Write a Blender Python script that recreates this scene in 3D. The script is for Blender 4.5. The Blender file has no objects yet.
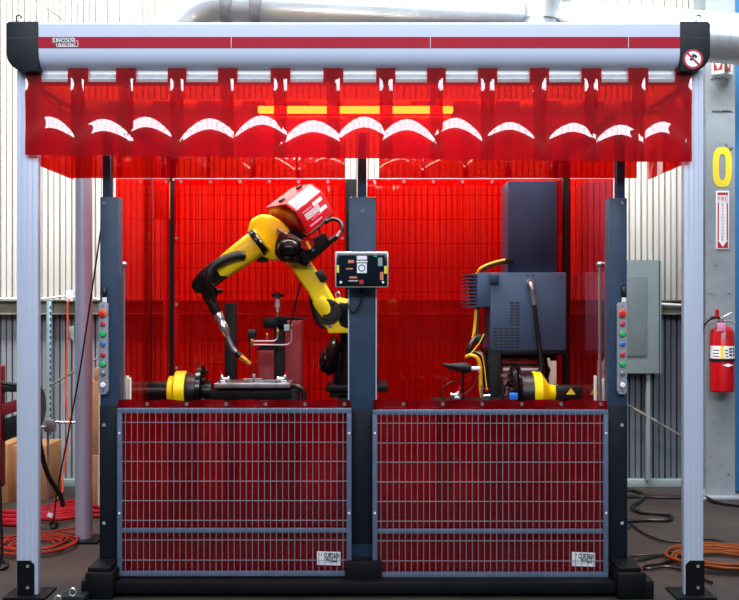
import bpy, bmesh, math, random
from mathutils import Vector, Matrix, Euler
random.seed(7)
S = bpy.context.scene
COL = S.collection
PI = math.pi
# ------------------------------------------------------------------ camera, world, light, exposure
EYE = 1.45
F = 1025.0
cam = bpy.data.objects.new('camera', bpy.data.cameras.new('camera')); COL.objects.link(cam)
cam.data.sensor_width = 36; cam.data.lens = F*36/739
cam.location = (0, 0, EYE); cam.rotation_euler = (PI/2, 0, 0)
S.camera = cam
S.view_settings.view_transform = 'Standard'; S.view_settings.look = 'None'
S.view_settings.exposure = 0.0; S.view_settings.gamma = 1; S.view_settings.use_curve_mapping = False
wd = bpy.data.worlds.new('hall'); S.world = wd; wd.use_nodes = True
nt = wd.node_tree; nt.nodes.clear()
wo = nt.nodes.new('ShaderNodeOutputWorld'); bg = nt.nodes.new('ShaderNodeBackground')
tc = nt.nodes.new('ShaderNodeTexCoord'); sx = nt.nodes.new('ShaderNodeSeparateXYZ'); cr = nt.nodes.new('ShaderNodeValToRGB')
nt.links.new(tc.outputs['Generated'], sx.inputs[0]); nt.links.new(sx.outputs['Z'], cr.inputs[0])
nt.links.new(cr.outputs[0], bg.inputs[0]); nt.links.new(bg.outputs[0], wo.inputs[0])
cr.color_ramp.elements[0].position = 0.0; cr.color_ramp.elements[0].color = (0.05, 0.06, 0.08, 1)
cr.color_ramp.elements[1].position = 0.8; cr.color_ramp.elements[1].color = (0.85, 0.92, 1.0, 1)
bg.inputs[1].default_value = 0.5
def area(name, loc, rot, sx_, sy_, power, color=(1, 1, 1)):
    l = bpy.data.lights.new(name, 'AREA'); l.shape = 'RECTANGLE'; l.size = sx_; l.size_y = sy_; l.energy = power; l.color = color
    o = bpy.data.objects.new(name, l); COL.objects.link(o); o.location = loc; o.rotation_euler = rot
    return o
area('skylight', (0, 5.5, 6.5), (math.radians(34), 0, 0), 8.0, 1.0, 1060, (1.0, 0.99, 0.97))
area('front_fill_light', (0, 2.9, 4.4), (math.radians(52), 0, 0), 6.5, 0.5, 90, (0.84, 0.91, 1.0))  # added fill without a fixture, so the cell front fades towards the floor
# the row of high window panes in the wall opposite the cell
for k in range(14):
    area('high_window', (-5.2+k*0.8, -4.0, 6.25), (math.radians(66), 0, 0), 0.74, 1.9, 50, (0.86, 0.92, 1.0))

# ------------------------------------------------------------------ helpers
def W(px, py, d): return Vector(((px-369.5)*d/F, d, EYE-(py-300)*d/F))
def X(px, d): return (px-369.5)*d/F
def Z(py, d): return EYE-(py-300)*d/F
def lin(c):
    c = c/255.0
    return c/12.92 if c <= 0.04045 else ((c+0.055)/1.055)**2.4
def RGB(r, g, b): return (lin(r), lin(g), lin(b), 1)

class MB:
    def __init__(s): s.V = []; s.F = []; s.M = []; s.mi = 0
    def add(s, vs, fs):
        n = len(s.V); s.V += [Vector(v) for v in vs]; s.F += [[i+n for i in f] for f in fs]; s.M += [s.mi]*len(fs)
        return s
    def bm(s, bm):
        bm.verts.index_update()
        s.add([v.co.copy() for v in bm.verts], [[v.index for v in f.verts] for f in bm.faces]); bm.free(); return s
    def box(s, c, d, rot=None, bev=0.0):
        b = bmesh.new(); bmesh.ops.create_cube(b, size=1)
        for v in b.verts: v.co = Vector((v.co.x*d[0], v.co.y*d[1], v.co.z*d[2]))
        if bev > 0: bmesh.ops.bevel(b, geom=b.edges[:], offset=min(bev, min(d)*0.45), segments=2, profile=0.5, affect='EDGES')
        m = Matrix.Translation(Vector(c))
        if rot is not None: m = m @ (rot.to_matrix().to_4x4() if isinstance(rot, Euler) else rot)
        bmesh.ops.transform(b, matrix=m, verts=b.verts); return s.bm(b)
    def br(s, x0, x1, y0, y1, z0, z1, bev=0.0):
        return s.box(((x0+x1)/2, (y0+y1)/2, (z0+z1)/2), (abs(x1-x0), abs(y1-y0), abs(z1-z0)), None, bev)
    def pb(s, px0, px1, py0, py1, d, depth, bev=0.0):   # front face at distance d
        return s.br(X(px0, d), X(px1, d), d, d+depth, Z(py1, d), Z(py0, d), bev)
    def cyl(s, p, q, r, r2=None, n=20):
        p = Vector(p); q = Vector(q); r2 = r if r2 is None else r2
        a = (q-p).normalized(); u = a.orthogonal().normalized(); w = a.cross(u)
        vs = []; 
        for c, rr in ((p, r), (q, r2)):
            for i in range(n):
                t = 2*PI*i/n; vs.append(c+u*math.cos(t)*rr+w*math.sin(t)*rr)
        fs = [[i, (i+1) % n, n+(i+1) % n, n+i] for i in range(n)]+[list(range(n))[::-1], list(range(n, 2*n))]
        return s.add(vs, fs)
    def lathe(s, p, q, prof, n=24):      # prof: (t 0..1 along p-q, radius)
        p = Vector(p); q = Vector(q); a = (q-p).normalized(); u = a.orthogonal().normalized(); w = a.cross(u)
        vs = []
        for t, r in prof:
            c = p.lerp(q, t)
            for i in range(n):
                g = 2*PI*i/n; vs.append(c+u*math.cos(g)*r+w*math.sin(g)*r)
        fs = []
        for k in range(len(prof)-1):
            for i in range(n): fs.append([k*n+i, k*n+(i+1) % n, (k+1)*n+(i+1) % n, (k+1)*n+i])
        fs.append(list(range(n))[::-1]); L = (len(prof)-1)*n; fs.append([L+i for i in range(n)])
        return s.add(vs, fs)
    def tube(s, pts, r, n=8, sub=6, smooth=True):
        pts = [Vector(p) for p in pts]
        R = r if isinstance(r, (list, tuple)) else [r]*len(pts)
        if smooth and len(pts) > 2:
            P = [pts[0]*2-pts[1]]+pts+[pts[-1]*2-pts[-2]]; out = []; rr = []
            for i in range(1, len(P)-2):
                for k in range(sub):
                    t = k/sub; a, b, c, d = P[i-1], P[i], P[i+1], P[i+2]
                    out.append(0.5*((2*b)+(c-a)*t+(2*a-5*b+4*c-d)*t*t+(3*b-a-3*c+d)*t**3)); rr.append(R[i-1]*(1-t)+R[i]*t)
            out.append(pts[-1]); rr.append(R[-1]); pts = out; R = rr
        vs = []; u = None
        for i, p in enumerate(pts):
            a = (pts[min(i+1, len(pts)-1)]-pts[max(i-1, 0)])
            a = a.normalized() if a.length > 1e-9 else Vector((0, 0, 1))
            if u is None: u = a.orthogonal().normalized()
            else:
                u = u-a*u.dot(a); u = u.normalized() if u.length > 1e-6 else a.orthogonal().normalized()
            w = a.cross(u)
            for k in range(n):
                g = 2*PI*k/n; vs.append(p+(u*math.cos(g)+w*math.sin(g))*R[i])
        fs = []
        for i in range(len(pts)-1):
            for k in range(n): fs.append([i*n+k, i*n+(k+1) % n, (i+1)*n+(k+1) % n, (i+1)*n+k])
        fs.append(list(range(n))[::-1]); L = (len(pts)-1)*n; fs.append([L+k for k in range(n)])
        return s.add(vs, fs)
    def prism(s, poly, vec, bev=0.0):
        b = bmesh.new(); vec = Vector(vec); n = len(poly)
        v0 = [b.verts.new(Vector(p)) for p in poly]; v1 = [b.verts.new(Vector(p)+vec) for p in poly]
        b.faces.new(v0[::-1]); b.faces.new(v1)
        for i in range(n): b.faces.new([v0[i], v0[(i+1) % n], v1[(i+1) % n], v1[i]])
        bmesh.ops.recalc_face_normals(b, faces=b.faces)
        if bev > 0: bmesh.ops.bevel(b, geom=b.edges[:], offset=bev, segments=3, profile=0.5, affect='EDGES')
        return s.bm(b)
    def pp(s, pix, d, depth, bev=0.0):   # polygon in the plane y=d, extruded backwards
        return s.prism([W(x, y, d) for x, y in pix], (0, depth, 0), bev)
    def ell(s, c, r, n=20, m=12, rot=None):
        b = bmesh.new(); bmesh.ops.create_uvsphere(b, u_segments=n, v_segments=m, radius=1)
        for v in b.verts: v.co = Vector((v.co.x*r[0], v.co.y*r[1], v.co.z*r[2]))
        M_ = Matrix.Translation(Vector(c))
        if rot is not None: M_ = M_ @ rot.to_matrix().to_4x4()
        bmesh.ops.transform(b, matrix=M_, verts=b.verts); return s.bm(b)
    def loft(s, secs, n=24, pw=3.0, up=Vector((0, 1, 0))):   # secs: (centre, half width across, half depth along 'up')
        vs = []
        for i, (c, a, bb) in enumerate(secs):
            ax = Vector(secs[min(i+1, len(secs)-1)][0])-Vector(secs[max(i-1, 0)][0]); ax.normalize()
            v = (up-ax*up.dot(ax)).normalized(); u = ax.cross(v)
            for k in range(n):
                g = 2*PI*k/n; cx = math.cos(g); sy = math.sin(g)
                vs.append(Vector(c)+u*a*math.copysign(abs(cx)**(2/pw), cx)+v*bb*math.copysign(abs(sy)**(2/pw), sy))
        fs = []
        for i in range(len(secs)-1):
            for k in range(n): fs.append([i*n+k, i*n+(k+1) % n, (i+1)*n+(k+1) % n, (i+1)*n+k])
        fs.append(list(range(n))[::-1]); L = (len(secs)-1)*n; fs.append([L+k for k in range(n)])
        return s.add(vs, fs)
    def grid(s, fn, nu, nv, keep=None):
        vs = [fn(i/nu, j/nv) for j in range(nv+1) for i in range(nu+1)]
        fs = [[j*(nu+1)+i, j*(nu+1)+i+1, (j+1)*(nu+1)+i+1, (j+1)*(nu+1)+i] for j in range(nv) for i in range(nu) if keep is None or keep((i+.5)/nu, (j+.5)/nv)]
        return s.add(vs, fs)
    def text(s, txt, o, ux, uz, w, h, thick=0.002, bold=0.0):     # lettering fitted in a w x h box centred on o, ux right and uz up
        cu = bpy.data.curves.new('t', 'FONT'); cu.body = txt; cu.align_x = 'CENTER'; cu.resolution_u = 2; cu.extrude = 0; cu.offset = bold
        ob = bpy.data.objects.new('t', cu); COL.objects.link(ob)
        dg = bpy.context.evaluated_depsgraph_get(); me = bpy.data.meshes.new_from_object(ob.evaluated_get(dg))
        vs = [v.co.copy() for v in me.vertices]; fs = [list(p.vertices) for p in me.polygons]
        bpy.data.objects.remove(ob); bpy.data.curves.remove(cu); bpy.data.meshes.remove(me)
        if not vs: return s
        x0 = min(v.x for v in vs); x1 = max(v.x for v in vs); y0 = min(v.y for v in vs); y1 = max(v.y for v in vs)
        ux = Vector(ux).normalized(); uz = Vector(uz).normalized(); o = Vector(o); nn = ux.cross(uz)
        P = [o+ux*((v.x-(x0+x1)/2)/(x1-x0)*w)+uz*((v.y-(y0+y1)/2)/(y1-y0)*h)+nn*thick for v in vs]
        return s.add(P, fs)

def link_mesh(name, mb, mats, org, angle=35):
    me = bpy.data.meshes.new(name)
    me.from_pydata([v-org for v in mb.V], [], mb.F)
    for i, p in enumerate(me.polygons): p.material_index = mb.M[i]
    b = bmesh.new(); b.from_mesh(me)
    bmesh.ops.remove_doubles(b, verts=b.verts, dist=1e-6)
    loose = [v for v in b.verts if not v.link_faces]
    if loose: bmesh.ops.delete(b, geom=loose, context='VERTS')
    bmesh.ops.recalc_face_normals(b, faces=b.faces)
    a = math.radians(angle)
    for f in b.faces: f.smooth = True
    for e in b.edges:
        if len(e.link_faces) == 2 and e.calc_face_angle(0) > a: e.smooth = False
    b.to_mesh(me); b.free()
    for m in (mats if isinstance(mats, (list, tuple)) else [mats]): me.materials.append(m)
    o = bpy.data.objects.new(name, me); COL.objects.link(o); return o
ORG = {}
def bounds(mb):
    xs = [v.x for v in mb.V]; ys = [v.y for v in mb.V]; zs = [v.z for v in mb.V]
    return Vector(((min(xs)+max(xs))/2, (min(ys)+max(ys))/2, min(zs)))
def thing(name, label, cat, base, group=None):
    o = bpy.data.objects.new(name, None); COL.objects.link(o); o.location = base; o.empty_display_size = 0.1
    o['label'] = label; o['category'] = cat
    if group: o['group'] = group
    ORG[o.name] = Vector(base); return o
def islands(mb):
    n = len(mb.V); par = list(range(n))
    def find(a):
        while par[a] != a: par[a] = par[par[a]]; a = par[a]
        return a
    for f in mb.F:
        r = find(f[0])
        for v in f[1:]: par[find(v)] = r
    out = {}
    for f in mb.F:
        out.setdefault(find(f[0]), []).append(f)
    res = []
    for fs in out.values():
        ids = sorted({v for f in fs for v in f}); mp = {v: i for i, v in enumerate(ids)}
        q = MB(); q.add([mb.V[v] for v in ids], [[mp[v] for v in f] for f in fs]); res.append(q)
    return res
EACH = {'grommet', 'bolt', 'indicator', 'latch', 'screw', 'clamp_lug', 'ring', 'yellow_cable', 'thin_yellow_wire', 'pipe', 'tape_band', 'panel_seam', 'sensor_box', 'embossed_label', 'head_block', 'black_cable', 'edge_strip', 'lead', 'bracket'}
def part(name, mb, m, parent, label=None, kind=None, angle=35):
    if name in EACH:
        for q in islands(mb): o = part1(name, q, m, parent, label, kind, angle)
        return o
    return part1(name, mb, m, parent, label, kind, angle)
def part1(name, mb, m, parent, label=None, kind=None, angle=35):
    org = ORG[parent.name]; o = link_mesh(name, mb, m, org, angle); o.parent = parent; ORG[o.name] = org
    if label: o['label'] = label
    if kind: o['kind'] = kind
    return o
def solo(name, mb, m, label, cat, group=None, kind=None):
    org = bounds(mb); o = link_mesh(name, mb, m, org); o.location = org; ORG[o.name] = org
    o['label'] = label; o['category'] = cat
    if group: o['group'] = group
    if kind: o['kind'] = kind
    return o
def struct(name, mb, m):
    org = bounds(mb); o = link_mesh(name, mb, m, org); o.location = org; ORG[o.name] = org; o['kind'] = 'structure'; return o

# ------------------------------------------------------------------ materials
def mat(name, col, rough=0.5, metal=0.0, var=0.0, scale=8.0, bump=0.0, col2=None, emit=0.0, coat=0.0, spec=0.5):
    m = bpy.data.materials.new(name); m.use_nodes = True; n = m.node_tree; b = n.nodes['Principled BSDF']
    b.inputs['Base Color'].default_value = col; b.inputs['Roughness'].default_value = rough; b.inputs['Metallic'].default_value = metal
    b.inputs['Specular IOR Level'].default_value = spec
    if coat: b.inputs['Coat Weight'].default_value = coat; b.inputs['Coat Roughness'].default_value = 0.1
    if emit: b.inputs['Emission Color'].default_value = col; b.inputs['Emission Strength'].default_value = emit
    t = n.nodes.new('ShaderNodeTexCoord'); z = n.nodes.new('ShaderNodeTexNoise'); z.inputs['Scale'].default_value = scale; z.inputs['Detail'].default_value = 6
    n.links.new(t.outputs['Object'], z.inputs['Vector'])
    if var > 0 or col2:
        mx = n.nodes.new('ShaderNodeMix'); mx.data_type = 'RGBA'
        c2 = col2 if col2 else (col[0]*(1-var), col[1]*(1-var), col[2]*(1-var), 1)
        mx.inputs[6].default_value = col; mx.inputs[7].default_value = c2
        rp = n.nodes.new('ShaderNodeMapRange'); rp.inputs[1].default_value = 0.38; rp.inputs[2].default_value = 0.68
        n.links.new(z.outputs['Fac'], rp.inputs[0]); n.links.new(rp.outputs[0], mx.inputs[0]); n.links.new(mx.outputs[2], b.inputs['Base Color'])
    if bump > 0:
        bp = n.nodes.new('ShaderNodeBump'); bp.inputs['Strength'].default_value = bump; bp.inputs['Distance'].default_value = 0.01
        n.links.new(z.outputs['Fac'], bp.inputs['Height']); n.links.new(bp.outputs[0], b.inputs['Normal'])
    return m
def pvc(name, tint, body, fac, bump=0.0, scale=4.0, ior=1.5, base=0.045):
    m = bpy.data.materials.new(name); m.use_nodes = True; n = m.node_tree; n.nodes.clear()
    out = n.nodes.new('ShaderNodeOutputMaterial'); tr = n.nodes.new('ShaderNodeBsdfTransparent'); tr.inputs[0].default_value = tint
    tl = n.nodes.new('ShaderNodeBsdfTranslucent'); tl.inputs[0].default_value = body
    df = n.nodes.new('ShaderNodeBsdfDiffuse'); df.inputs[0].default_value = body
    m0 = n.nodes.new('ShaderNodeMixShader'); m0.inputs[0].default_value = 0.5; n.links.new(tl.outputs[0], m0.inputs[1]); n.links.new(df.outputs[0], m0.inputs[2])
    m1 = n.nodes.new('ShaderNodeMixShader'); m1.inputs[0].default_value = fac; n.links.new(tr.outputs[0], m1.inputs[1]); n.links.new(m0.outputs[0], m1.inputs[2])
    gl = n.nodes.new('ShaderNodeBsdfGlossy'); gl.inputs['Roughness'].default_value = 0.02; gl.inputs[0].default_value = (1, 1, 1, 1)
    fr = n.nodes.new('ShaderNodeFresnel'); fr.inputs[0].default_value = ior
    # two-sided sheet: use the absolute facing, so the back face is not read as the inside of a solid
    geo = n.nodes.new('ShaderNodeNewGeometry'); lw = n.nodes.new('ShaderNodeLayerWeight'); lw.inputs[0].default_value = 0.5
    pw = n.nodes.new('ShaderNodeMath'); pw.operation = 'POWER'; pw.inputs[1].default_value = 4.0
    ml = n.nodes.new('ShaderNodeMath'); ml.operation = 'MULTIPLY_ADD'; ml.inputs[1].default_value = 0.9; ml.inputs[2].default_value = base
    n.links.new(lw.outputs['Facing'], pw.inputs[0]); n.links.new(pw.outputs[0], ml.inputs[0])
    m2 = n.nodes.new('ShaderNodeMixShader'); n.links.new(ml.outputs[0], m2.inputs[0]); n.links.new(m1.outputs[0], m2.inputs[1]); n.links.new(gl.outputs[0], m2.inputs[2])
    n.links.new(m2.outputs[0], out.inputs[0])
    if bump > 0:
        t = n.nodes.new('ShaderNodeTexCoord'); z = n.nodes.new('ShaderNodeTexNoise'); z.inputs['Scale'].default_value = scale; z.inputs['Detail'].default_value = 2
        bp = n.nodes.new('ShaderNodeBump'); bp.inputs['Strength'].default_value = bump; bp.inputs['Distance'].default_value = 0.05
        n.links.new(t.outputs['Object'], z.inputs['Vector']); n.links.new(z.outputs['Fac'], bp.inputs['Height']); n.links.new(bp.outputs[0], gl.inputs['Normal'])
    return m
M = {}
M['alu'] = mat('white_aluminium', RGB(192, 202, 224), 0.35, 0.0, 0.04, 3)
M['silver'] = mat('brushed_silver', RGB(225, 228, 232), 0.3, 0.55, 0.05, 20)
M['stripe'] = mat('crimson_stripe', RGB(165, 4, 38), 0.5, 0, 0.06, 3, spec=0.2)
M['cap'] = mat('charcoal_plastic', RGB(20, 27, 36), 0.5, 0, 0.1, 10, spec=0.25)
M['post'] = mat('slate_blue_paint', RGB(38, 60, 86), 0.45, 0.0, 0.25, 9, spec=0.3)
M['dark'] = mat('black_paint', RGB(9, 11, 15), 0.5, 0, 0.3, 12, spec=0.2)
M['cover'] = mat('dark_slate_cover', RGB(17, 24, 34), 0.5, 0, 0.2, 9, spec=0.2)
M['blk'] = mat('black_rubber', RGB(14, 14, 16), 0.4, 0, 0.2, 14)
M['gloss'] = mat('glossy_black', RGB(10, 10, 12), 0.18, 0, 0.1, 14)
M['yel'] = mat('robot_yellow', RGB(250, 226, 10), 0.35, 0, 0.1, 9, coat=0.3)
M['yelp'] = mat('yellow_plastic', RGB(235, 175, 20), 0.4, 0, 0.1, 12)
M['red'] = mat('red_enamel', RGB(176, 6, 18), 0.3, 0, 0.08, 8, coat=0.4)
M['dred'] = mat('dark_red_enamel', RGB(112, 4, 16), 0.5, 0, 0.12, 8)
M['white'] = mat('white_label', RGB(238, 240, 245), 0.5)
M['ink'] = mat('black_ink', RGB(22, 22, 26), 0.6)
M['redink'] = mat('red_ink', RGB(176, 18, 34), 0.5)
M['mesh'] = mat('grey_galvanised_mesh', RGB(92, 108, 134), 0.5, 0.1, 0.15, 15, spec=0.3)
M['wire'] = mat('grey_wire', RGB(132, 132, 144), 0.5, 0.0, 0.15, 15, spec=0.3)
M['steel'] = mat('bare_steel', RGB(165, 165, 170), 0.35, 0.8, 0.25, 12)
M['chrome'] = mat('chrome', RGB(210, 212, 218), 0.2, 0.85, 0.05, 12)
M['brass'] = mat('brass', RGB(205, 150, 60), 0.3, 0.8, 0.1, 12)
M['grey'] = mat('cabinet_grey', RGB(62, 84, 112), 0.45, 0, 0.12, 6, spec=0.3)
M['grey2'] = mat('cabinet_dark_grey', RGB(44, 62, 88), 0.35, 0, 0.12, 5, spec=0.4)
M['elec'] = mat('pale_green_grey_paint', RGB(140, 158, 160), 0.5, 0, 0.08, 4, spec=0.2)
M['girt'] = mat('stained_girt', RGB(150, 148, 138), 0.6, 0.1, 0, 5, 0.1, RGB(96, 92, 62))
M['orange'] = mat('orange_cord', RGB(225, 80, 30), 0.5, 0, 0.1)
M['orangey'] = mat('amber_hose', RGB(122, 66, 22), 0.6, 0, 0.3, spec=0.2)
M['redhose'] = mat('red_hose', RGB(150, 12, 30), 0.6, 0, 0.3, spec=0.2)
M['card'] = mat('cardboard', RGB(170, 122, 78), 0.8, 0, 0.2, 6)
M['blue'] = mat('blue_button', RGB(40, 110, 210), 0.35)
M['green'] = mat('green_button', RGB(30, 190, 90), 0.35)
M['rbtn'] = mat('red_button', RGB(210, 40, 60), 0.35)
M['obtn'] = mat('orange_ring', RGB(235, 120, 20), 0.4)
M['btnbox'] = mat('button_box_grey', RGB(140, 144, 156), 0.45, 0, 0.1, 20)
M['pink'] = mat('pink_tag', RGB(215, 130, 175), 0.6)
M['duct'] = mat('galvanised_duct', RGB(196, 206, 214), 0.32, 0.65, 0.2, 3, 0.05)
M['ducttape'] = mat('grey_duct_tape', RGB(140, 142, 150), 0.5, 0.3, 0.35, 18, 0.5)
M['led'] = mat('light_bar', (1.0, 0.95, 0.7, 1), 0.5, 0, emit=110.0)
M['screen'] = mat('dark_screen', RGB(18, 30, 44), 0.12, 0, 0.5, 4)
M['bluecol'] = mat('blue_column_paint', RGB(50, 120, 175), 0.5, 0, 0.1)
M['salmon'] = mat('salmon_plate', RGB(215, 120, 90), 0.5, 0, 0.15)
M['cream'] = mat('cream_bracket', RGB(195, 190, 180), 0.5, 0, 0.15)
M['yelsign'] = mat('yellow_sign_paint', RGB(240, 215, 40), 0.5, 0, 0.06)
M['strut'] = mat('pale_blue_strut', RGB(150, 180, 190), 0.4, 0.4, 0.2, 10)
M['pvc'] = pvc('red_clear_strip', (0.80, 0.018, 0.002, 1), (0.46, 0.001, 0.010, 1), 0.58, base=0.09)
M['pvcback'] = pvc('red_clear_curtain', (0.97, 0.012, 0.006, 1), (0.85, 0.004, 0.003, 1), 0.3, 0.06, 5, base=0.03)
M['pvcside'] = pvc('red_clear_side_panel', (0.85, 0.02, 0.015, 1), (0.6, 0.004, 0.008, 1), 0.2, 0.0)
M['pvclow'] = pvc('dark_red_clear_sheet', (0.6, 0.008, 0.015, 1), (0.27, 0.001, 0.006, 1), 0.55, 0.2, 5, base=0.03)

def nodes_mat(name): 
    m = bpy.data.materials.new(name); m.use_nodes = True; return m, m.node_tree, m.node_tree.nodes['Principled BSDF']
# corrugated wall: cream panels above the girt, blue grey ones below
m, n, b = nodes_mat('corrugated_wall'); M['wall'] = m
g = n.nodes.new('ShaderNodeNewGeometry'); s_ = n.nodes.new('ShaderNodeSeparateXYZ'); n.links.new(g.outputs['Position'], s_.inputs[0])
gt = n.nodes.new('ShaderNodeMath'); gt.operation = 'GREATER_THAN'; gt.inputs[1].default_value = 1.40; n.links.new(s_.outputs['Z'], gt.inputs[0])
nz = n.nodes.new('ShaderNodeTexNoise'); nz.inputs['Scale'].default_value = 2.2; nz.inputs['Detail'].default_value = 7
mp = n.nodes.new('ShaderNodeMapping'); mp.inputs['Scale'].default_value = (6, 1, 0.6); n.links.new(g.outputs['Position'], mp.inputs[0]); n.links.new(mp.outputs[0], nz.inputs['Vector'])
def mixc(n, a, bb, fac_out):
    x = n.nodes.new('ShaderNodeMix'); x.data_type = 'RGBA'
    for i, c in ((6, a), (7, bb)):
        if hasattr(c, 'is_linked') or hasattr(c, 'links'): n.links.new(c, x.inputs[i])
        else: x.inputs[i].default_value = c
    n.links.new(fac_out, x.inputs[0]); return x.outputs[2]
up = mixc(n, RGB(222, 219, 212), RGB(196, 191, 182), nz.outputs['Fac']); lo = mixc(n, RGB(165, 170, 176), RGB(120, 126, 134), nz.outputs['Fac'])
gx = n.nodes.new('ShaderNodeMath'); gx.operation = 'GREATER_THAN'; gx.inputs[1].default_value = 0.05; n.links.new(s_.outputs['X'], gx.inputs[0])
lo2 = mixc(n, RGB(112, 124, 138), RGB(74, 82, 92), nz.outputs['Fac']); lo = mixc(n, lo, lo2, gx.outputs[0])   # darker blue grey right of the middle stanchion
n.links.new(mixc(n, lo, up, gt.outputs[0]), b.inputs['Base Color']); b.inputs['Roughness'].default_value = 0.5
# concrete floor
m, n, b = nodes_mat('stained_concrete'); M['floor'] = m
g = n.nodes.new('ShaderNodeNewGeometry'); nz = n.nodes.new('ShaderNodeTexNoise'); nz.inputs['Scale'].default_value = 1.6; nz.inputs['Detail'].default_value = 9; nz.inputs['Roughness'].default_value = 0.65
n.links.new(g.outputs['Position'], nz.inputs['Vector'])
r = n.nodes.new('ShaderNodeValToRGB'); n.links.new(nz.outputs['Fac'], r.inputs[0])
r.color_ramp.elements[0].position = 0.32; r.color_ramp.elements[0].color = RGB(30, 27, 28); r.color_ramp.elements[1].position = 0.68; r.color_ramp.elements[1].color = RGB(60, 53, 46)
n.links.new(r.outputs[0], b.inputs['Base Color']); b.inputs['Roughness'].default_value = 0.6
# chipped column paint
m, n, b = nodes_mat('chipped_column_paint'); M['column'] = m
g = n.nodes.new('ShaderNodeNewGeometry'); nz = n.nodes.new('ShaderNodeTexNoise'); nz.inputs['Scale'].default_value = 7; nz.inputs['Detail'].default_value = 9; nz.inputs['Roughness'].default_value = 0.7
n.links.new(g.outputs['Position'], nz.inputs['Vector'])
r = n.nodes.new('ShaderNodeValToRGB'); n.links.new(nz.outputs['Fac'], r.inputs[0])
r.color_ramp.elements[0].position = 0.34; r.color_ramp.elements[0].color = RGB(70, 66, 52); r.color_ramp.elements[1].position = 0.37; r.color_ramp.elements[1].color = RGB(128, 138, 146)
e = r.color_ramp.elements.new(0.7); e.color = RGB(146, 154, 160)
n.links.new(r.outputs[0], b.inputs['Base Color']); b.inputs['Roughness'].default_value = 0.5

# ------------------------------------------------------------------ the setting
mb = MB(); mb.br(-5.6, 5.6, -4.5, 8.3, -0.1, 0.0); struct('floor', mb, M['floor'])
def corr(x0, x1, z0, z1, y):
    mb = MB(); p = 0.0925; dp = 0.04; prof = [(0, 1), (0.36, 1), (0.385, 0), (0.495, 0), (0.52, 1), (0.88, 1), (0.895, 0.35), (0.975, 0.35), (1.0, 1)]; xs = []
    k = x0
    while k < x1:
        for a, h in prof[:-1]: xs.append((k+a*p, y-h*dp))
        k += p
    xs.append((k, y))
    vs = []; 
    for z in (z0, z1):
        for (a, h) in xs: vs.append((a, h, z))
    for z in (z0, z1):
        for (a, h) in xs: vs.append((a, y+0.05, z))
    n = len(xs); fs = []
    for i in range(n-1):
        fs.append([i, i+1, n+i+1, n+i]); fs.append([2*n+i, 3*n+i, 3*n+i+1, 2*n+i+1])
    mb.add(vs, fs); return mb
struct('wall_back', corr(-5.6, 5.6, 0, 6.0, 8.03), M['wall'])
mb = MB(); mb.br(-5.6, 5.6, 7.93, 8.0, 1.345, 1.445, 0.004); mb.br(-5.6, 5.6, 7.88, 7.995, 1.44, 1.452, 0.002); mb.br(-5.6, 5.6, 7.88, 7.995, 1.338, 1.348, 0.002); struct('trim_1', mb, M['girt'])
mb = MB(); mb.br(-5.6, 5.6, 7.93, 8.0, 0.0, 0.06, 0.004); struct('baseboard_back', mb, M['elec'])

# building column at the right
cx0, cx1 = X(706, 7.5), X(735, 7.5)
mb = MB()
mb.br(cx0, cx1, 7.5, 7.515, 0.02, 5.2); mb.br((cx0+cx1)/2-0.006, (cx0+cx1)/2+0.006, 7.515, 7.78, 0.02, 5.2); mb.br(cx0, cx1, 7.78, 7.795, 0.02, 5.2)
for px in (711, 729):
    for py in (292,): mb.cyl(W(px, py, 7.5), W(px, py, 7.49), 0.008, n=10)
col_ = thing('steel_column', 'chipped blue grey steel building column behind the fire extinguisher', 'column', ((cx0+cx1)/2, 7.64, 0))
part('flanged_column', mb, M['column'], col_)
mb = MB(); mb.br(cx0-0.05, cx1+0.05, 7.42, 7.85, 0, 0.02, 0.003); part('base_plate', mb, M['column'], col_)
mb = MB(); mb.br(cx1+0.02, cx1+0.3, 7.78, 7.80, 0.0, 5.2); solo('blue_panel', mb, M['bluecol'], 'blue painted upright panel at the right edge beside the steel column', 'panel')
# painted zero
mb = MB()
def ring_pts(px, py, a, b_, d, n=40, pw=3.2):
    out = []
    for i in range(n):
        t = 2*PI*i/n; c = math.cos(t); s2 = math.sin(t)
        out.append(W(px+a*math.copysign(abs(c)**(2/pw), c), py-b_*math.copysign(abs(s2)**(2/pw), s2), d))
    return out
o_ = ring_pts(722.3, 167, 9.6, 20, 7.497, 40, 3.0); i_ = ring_pts(722.3, 167, 3.4, 13, 7.497, 40, 3.0)
mb.add(o_+i_, [[k, (k+1) % 40, 40+(k+1) % 40, 40+k] for k in range(40)])
part('painted_zero', mb, M['yelsign'], col_, 'yellow stencilled zero')

mb = MB(); rn = random.Random(12)
for k in range(13):
    c = W(713+k*1.55, 111.5+rn.uniform(-.6, .6), 7.497); mb.box(c, (0.008, 0.002, rn.uniform(0.008, 0.016)), Euler((0, rn.uniform(-.7, .7), 0)))
for k in range(5): mb.box(W(712+k*3.6, 78.5+rn.uniform(-1, 1), 7.497), (0.016, 0.002, 0.006), Euler((0, rn.uniform(-.8, .8), 0)))
part('faded_scrawl', mb, M['ink'], col_, 'row of faded dark pen strokes')
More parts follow.
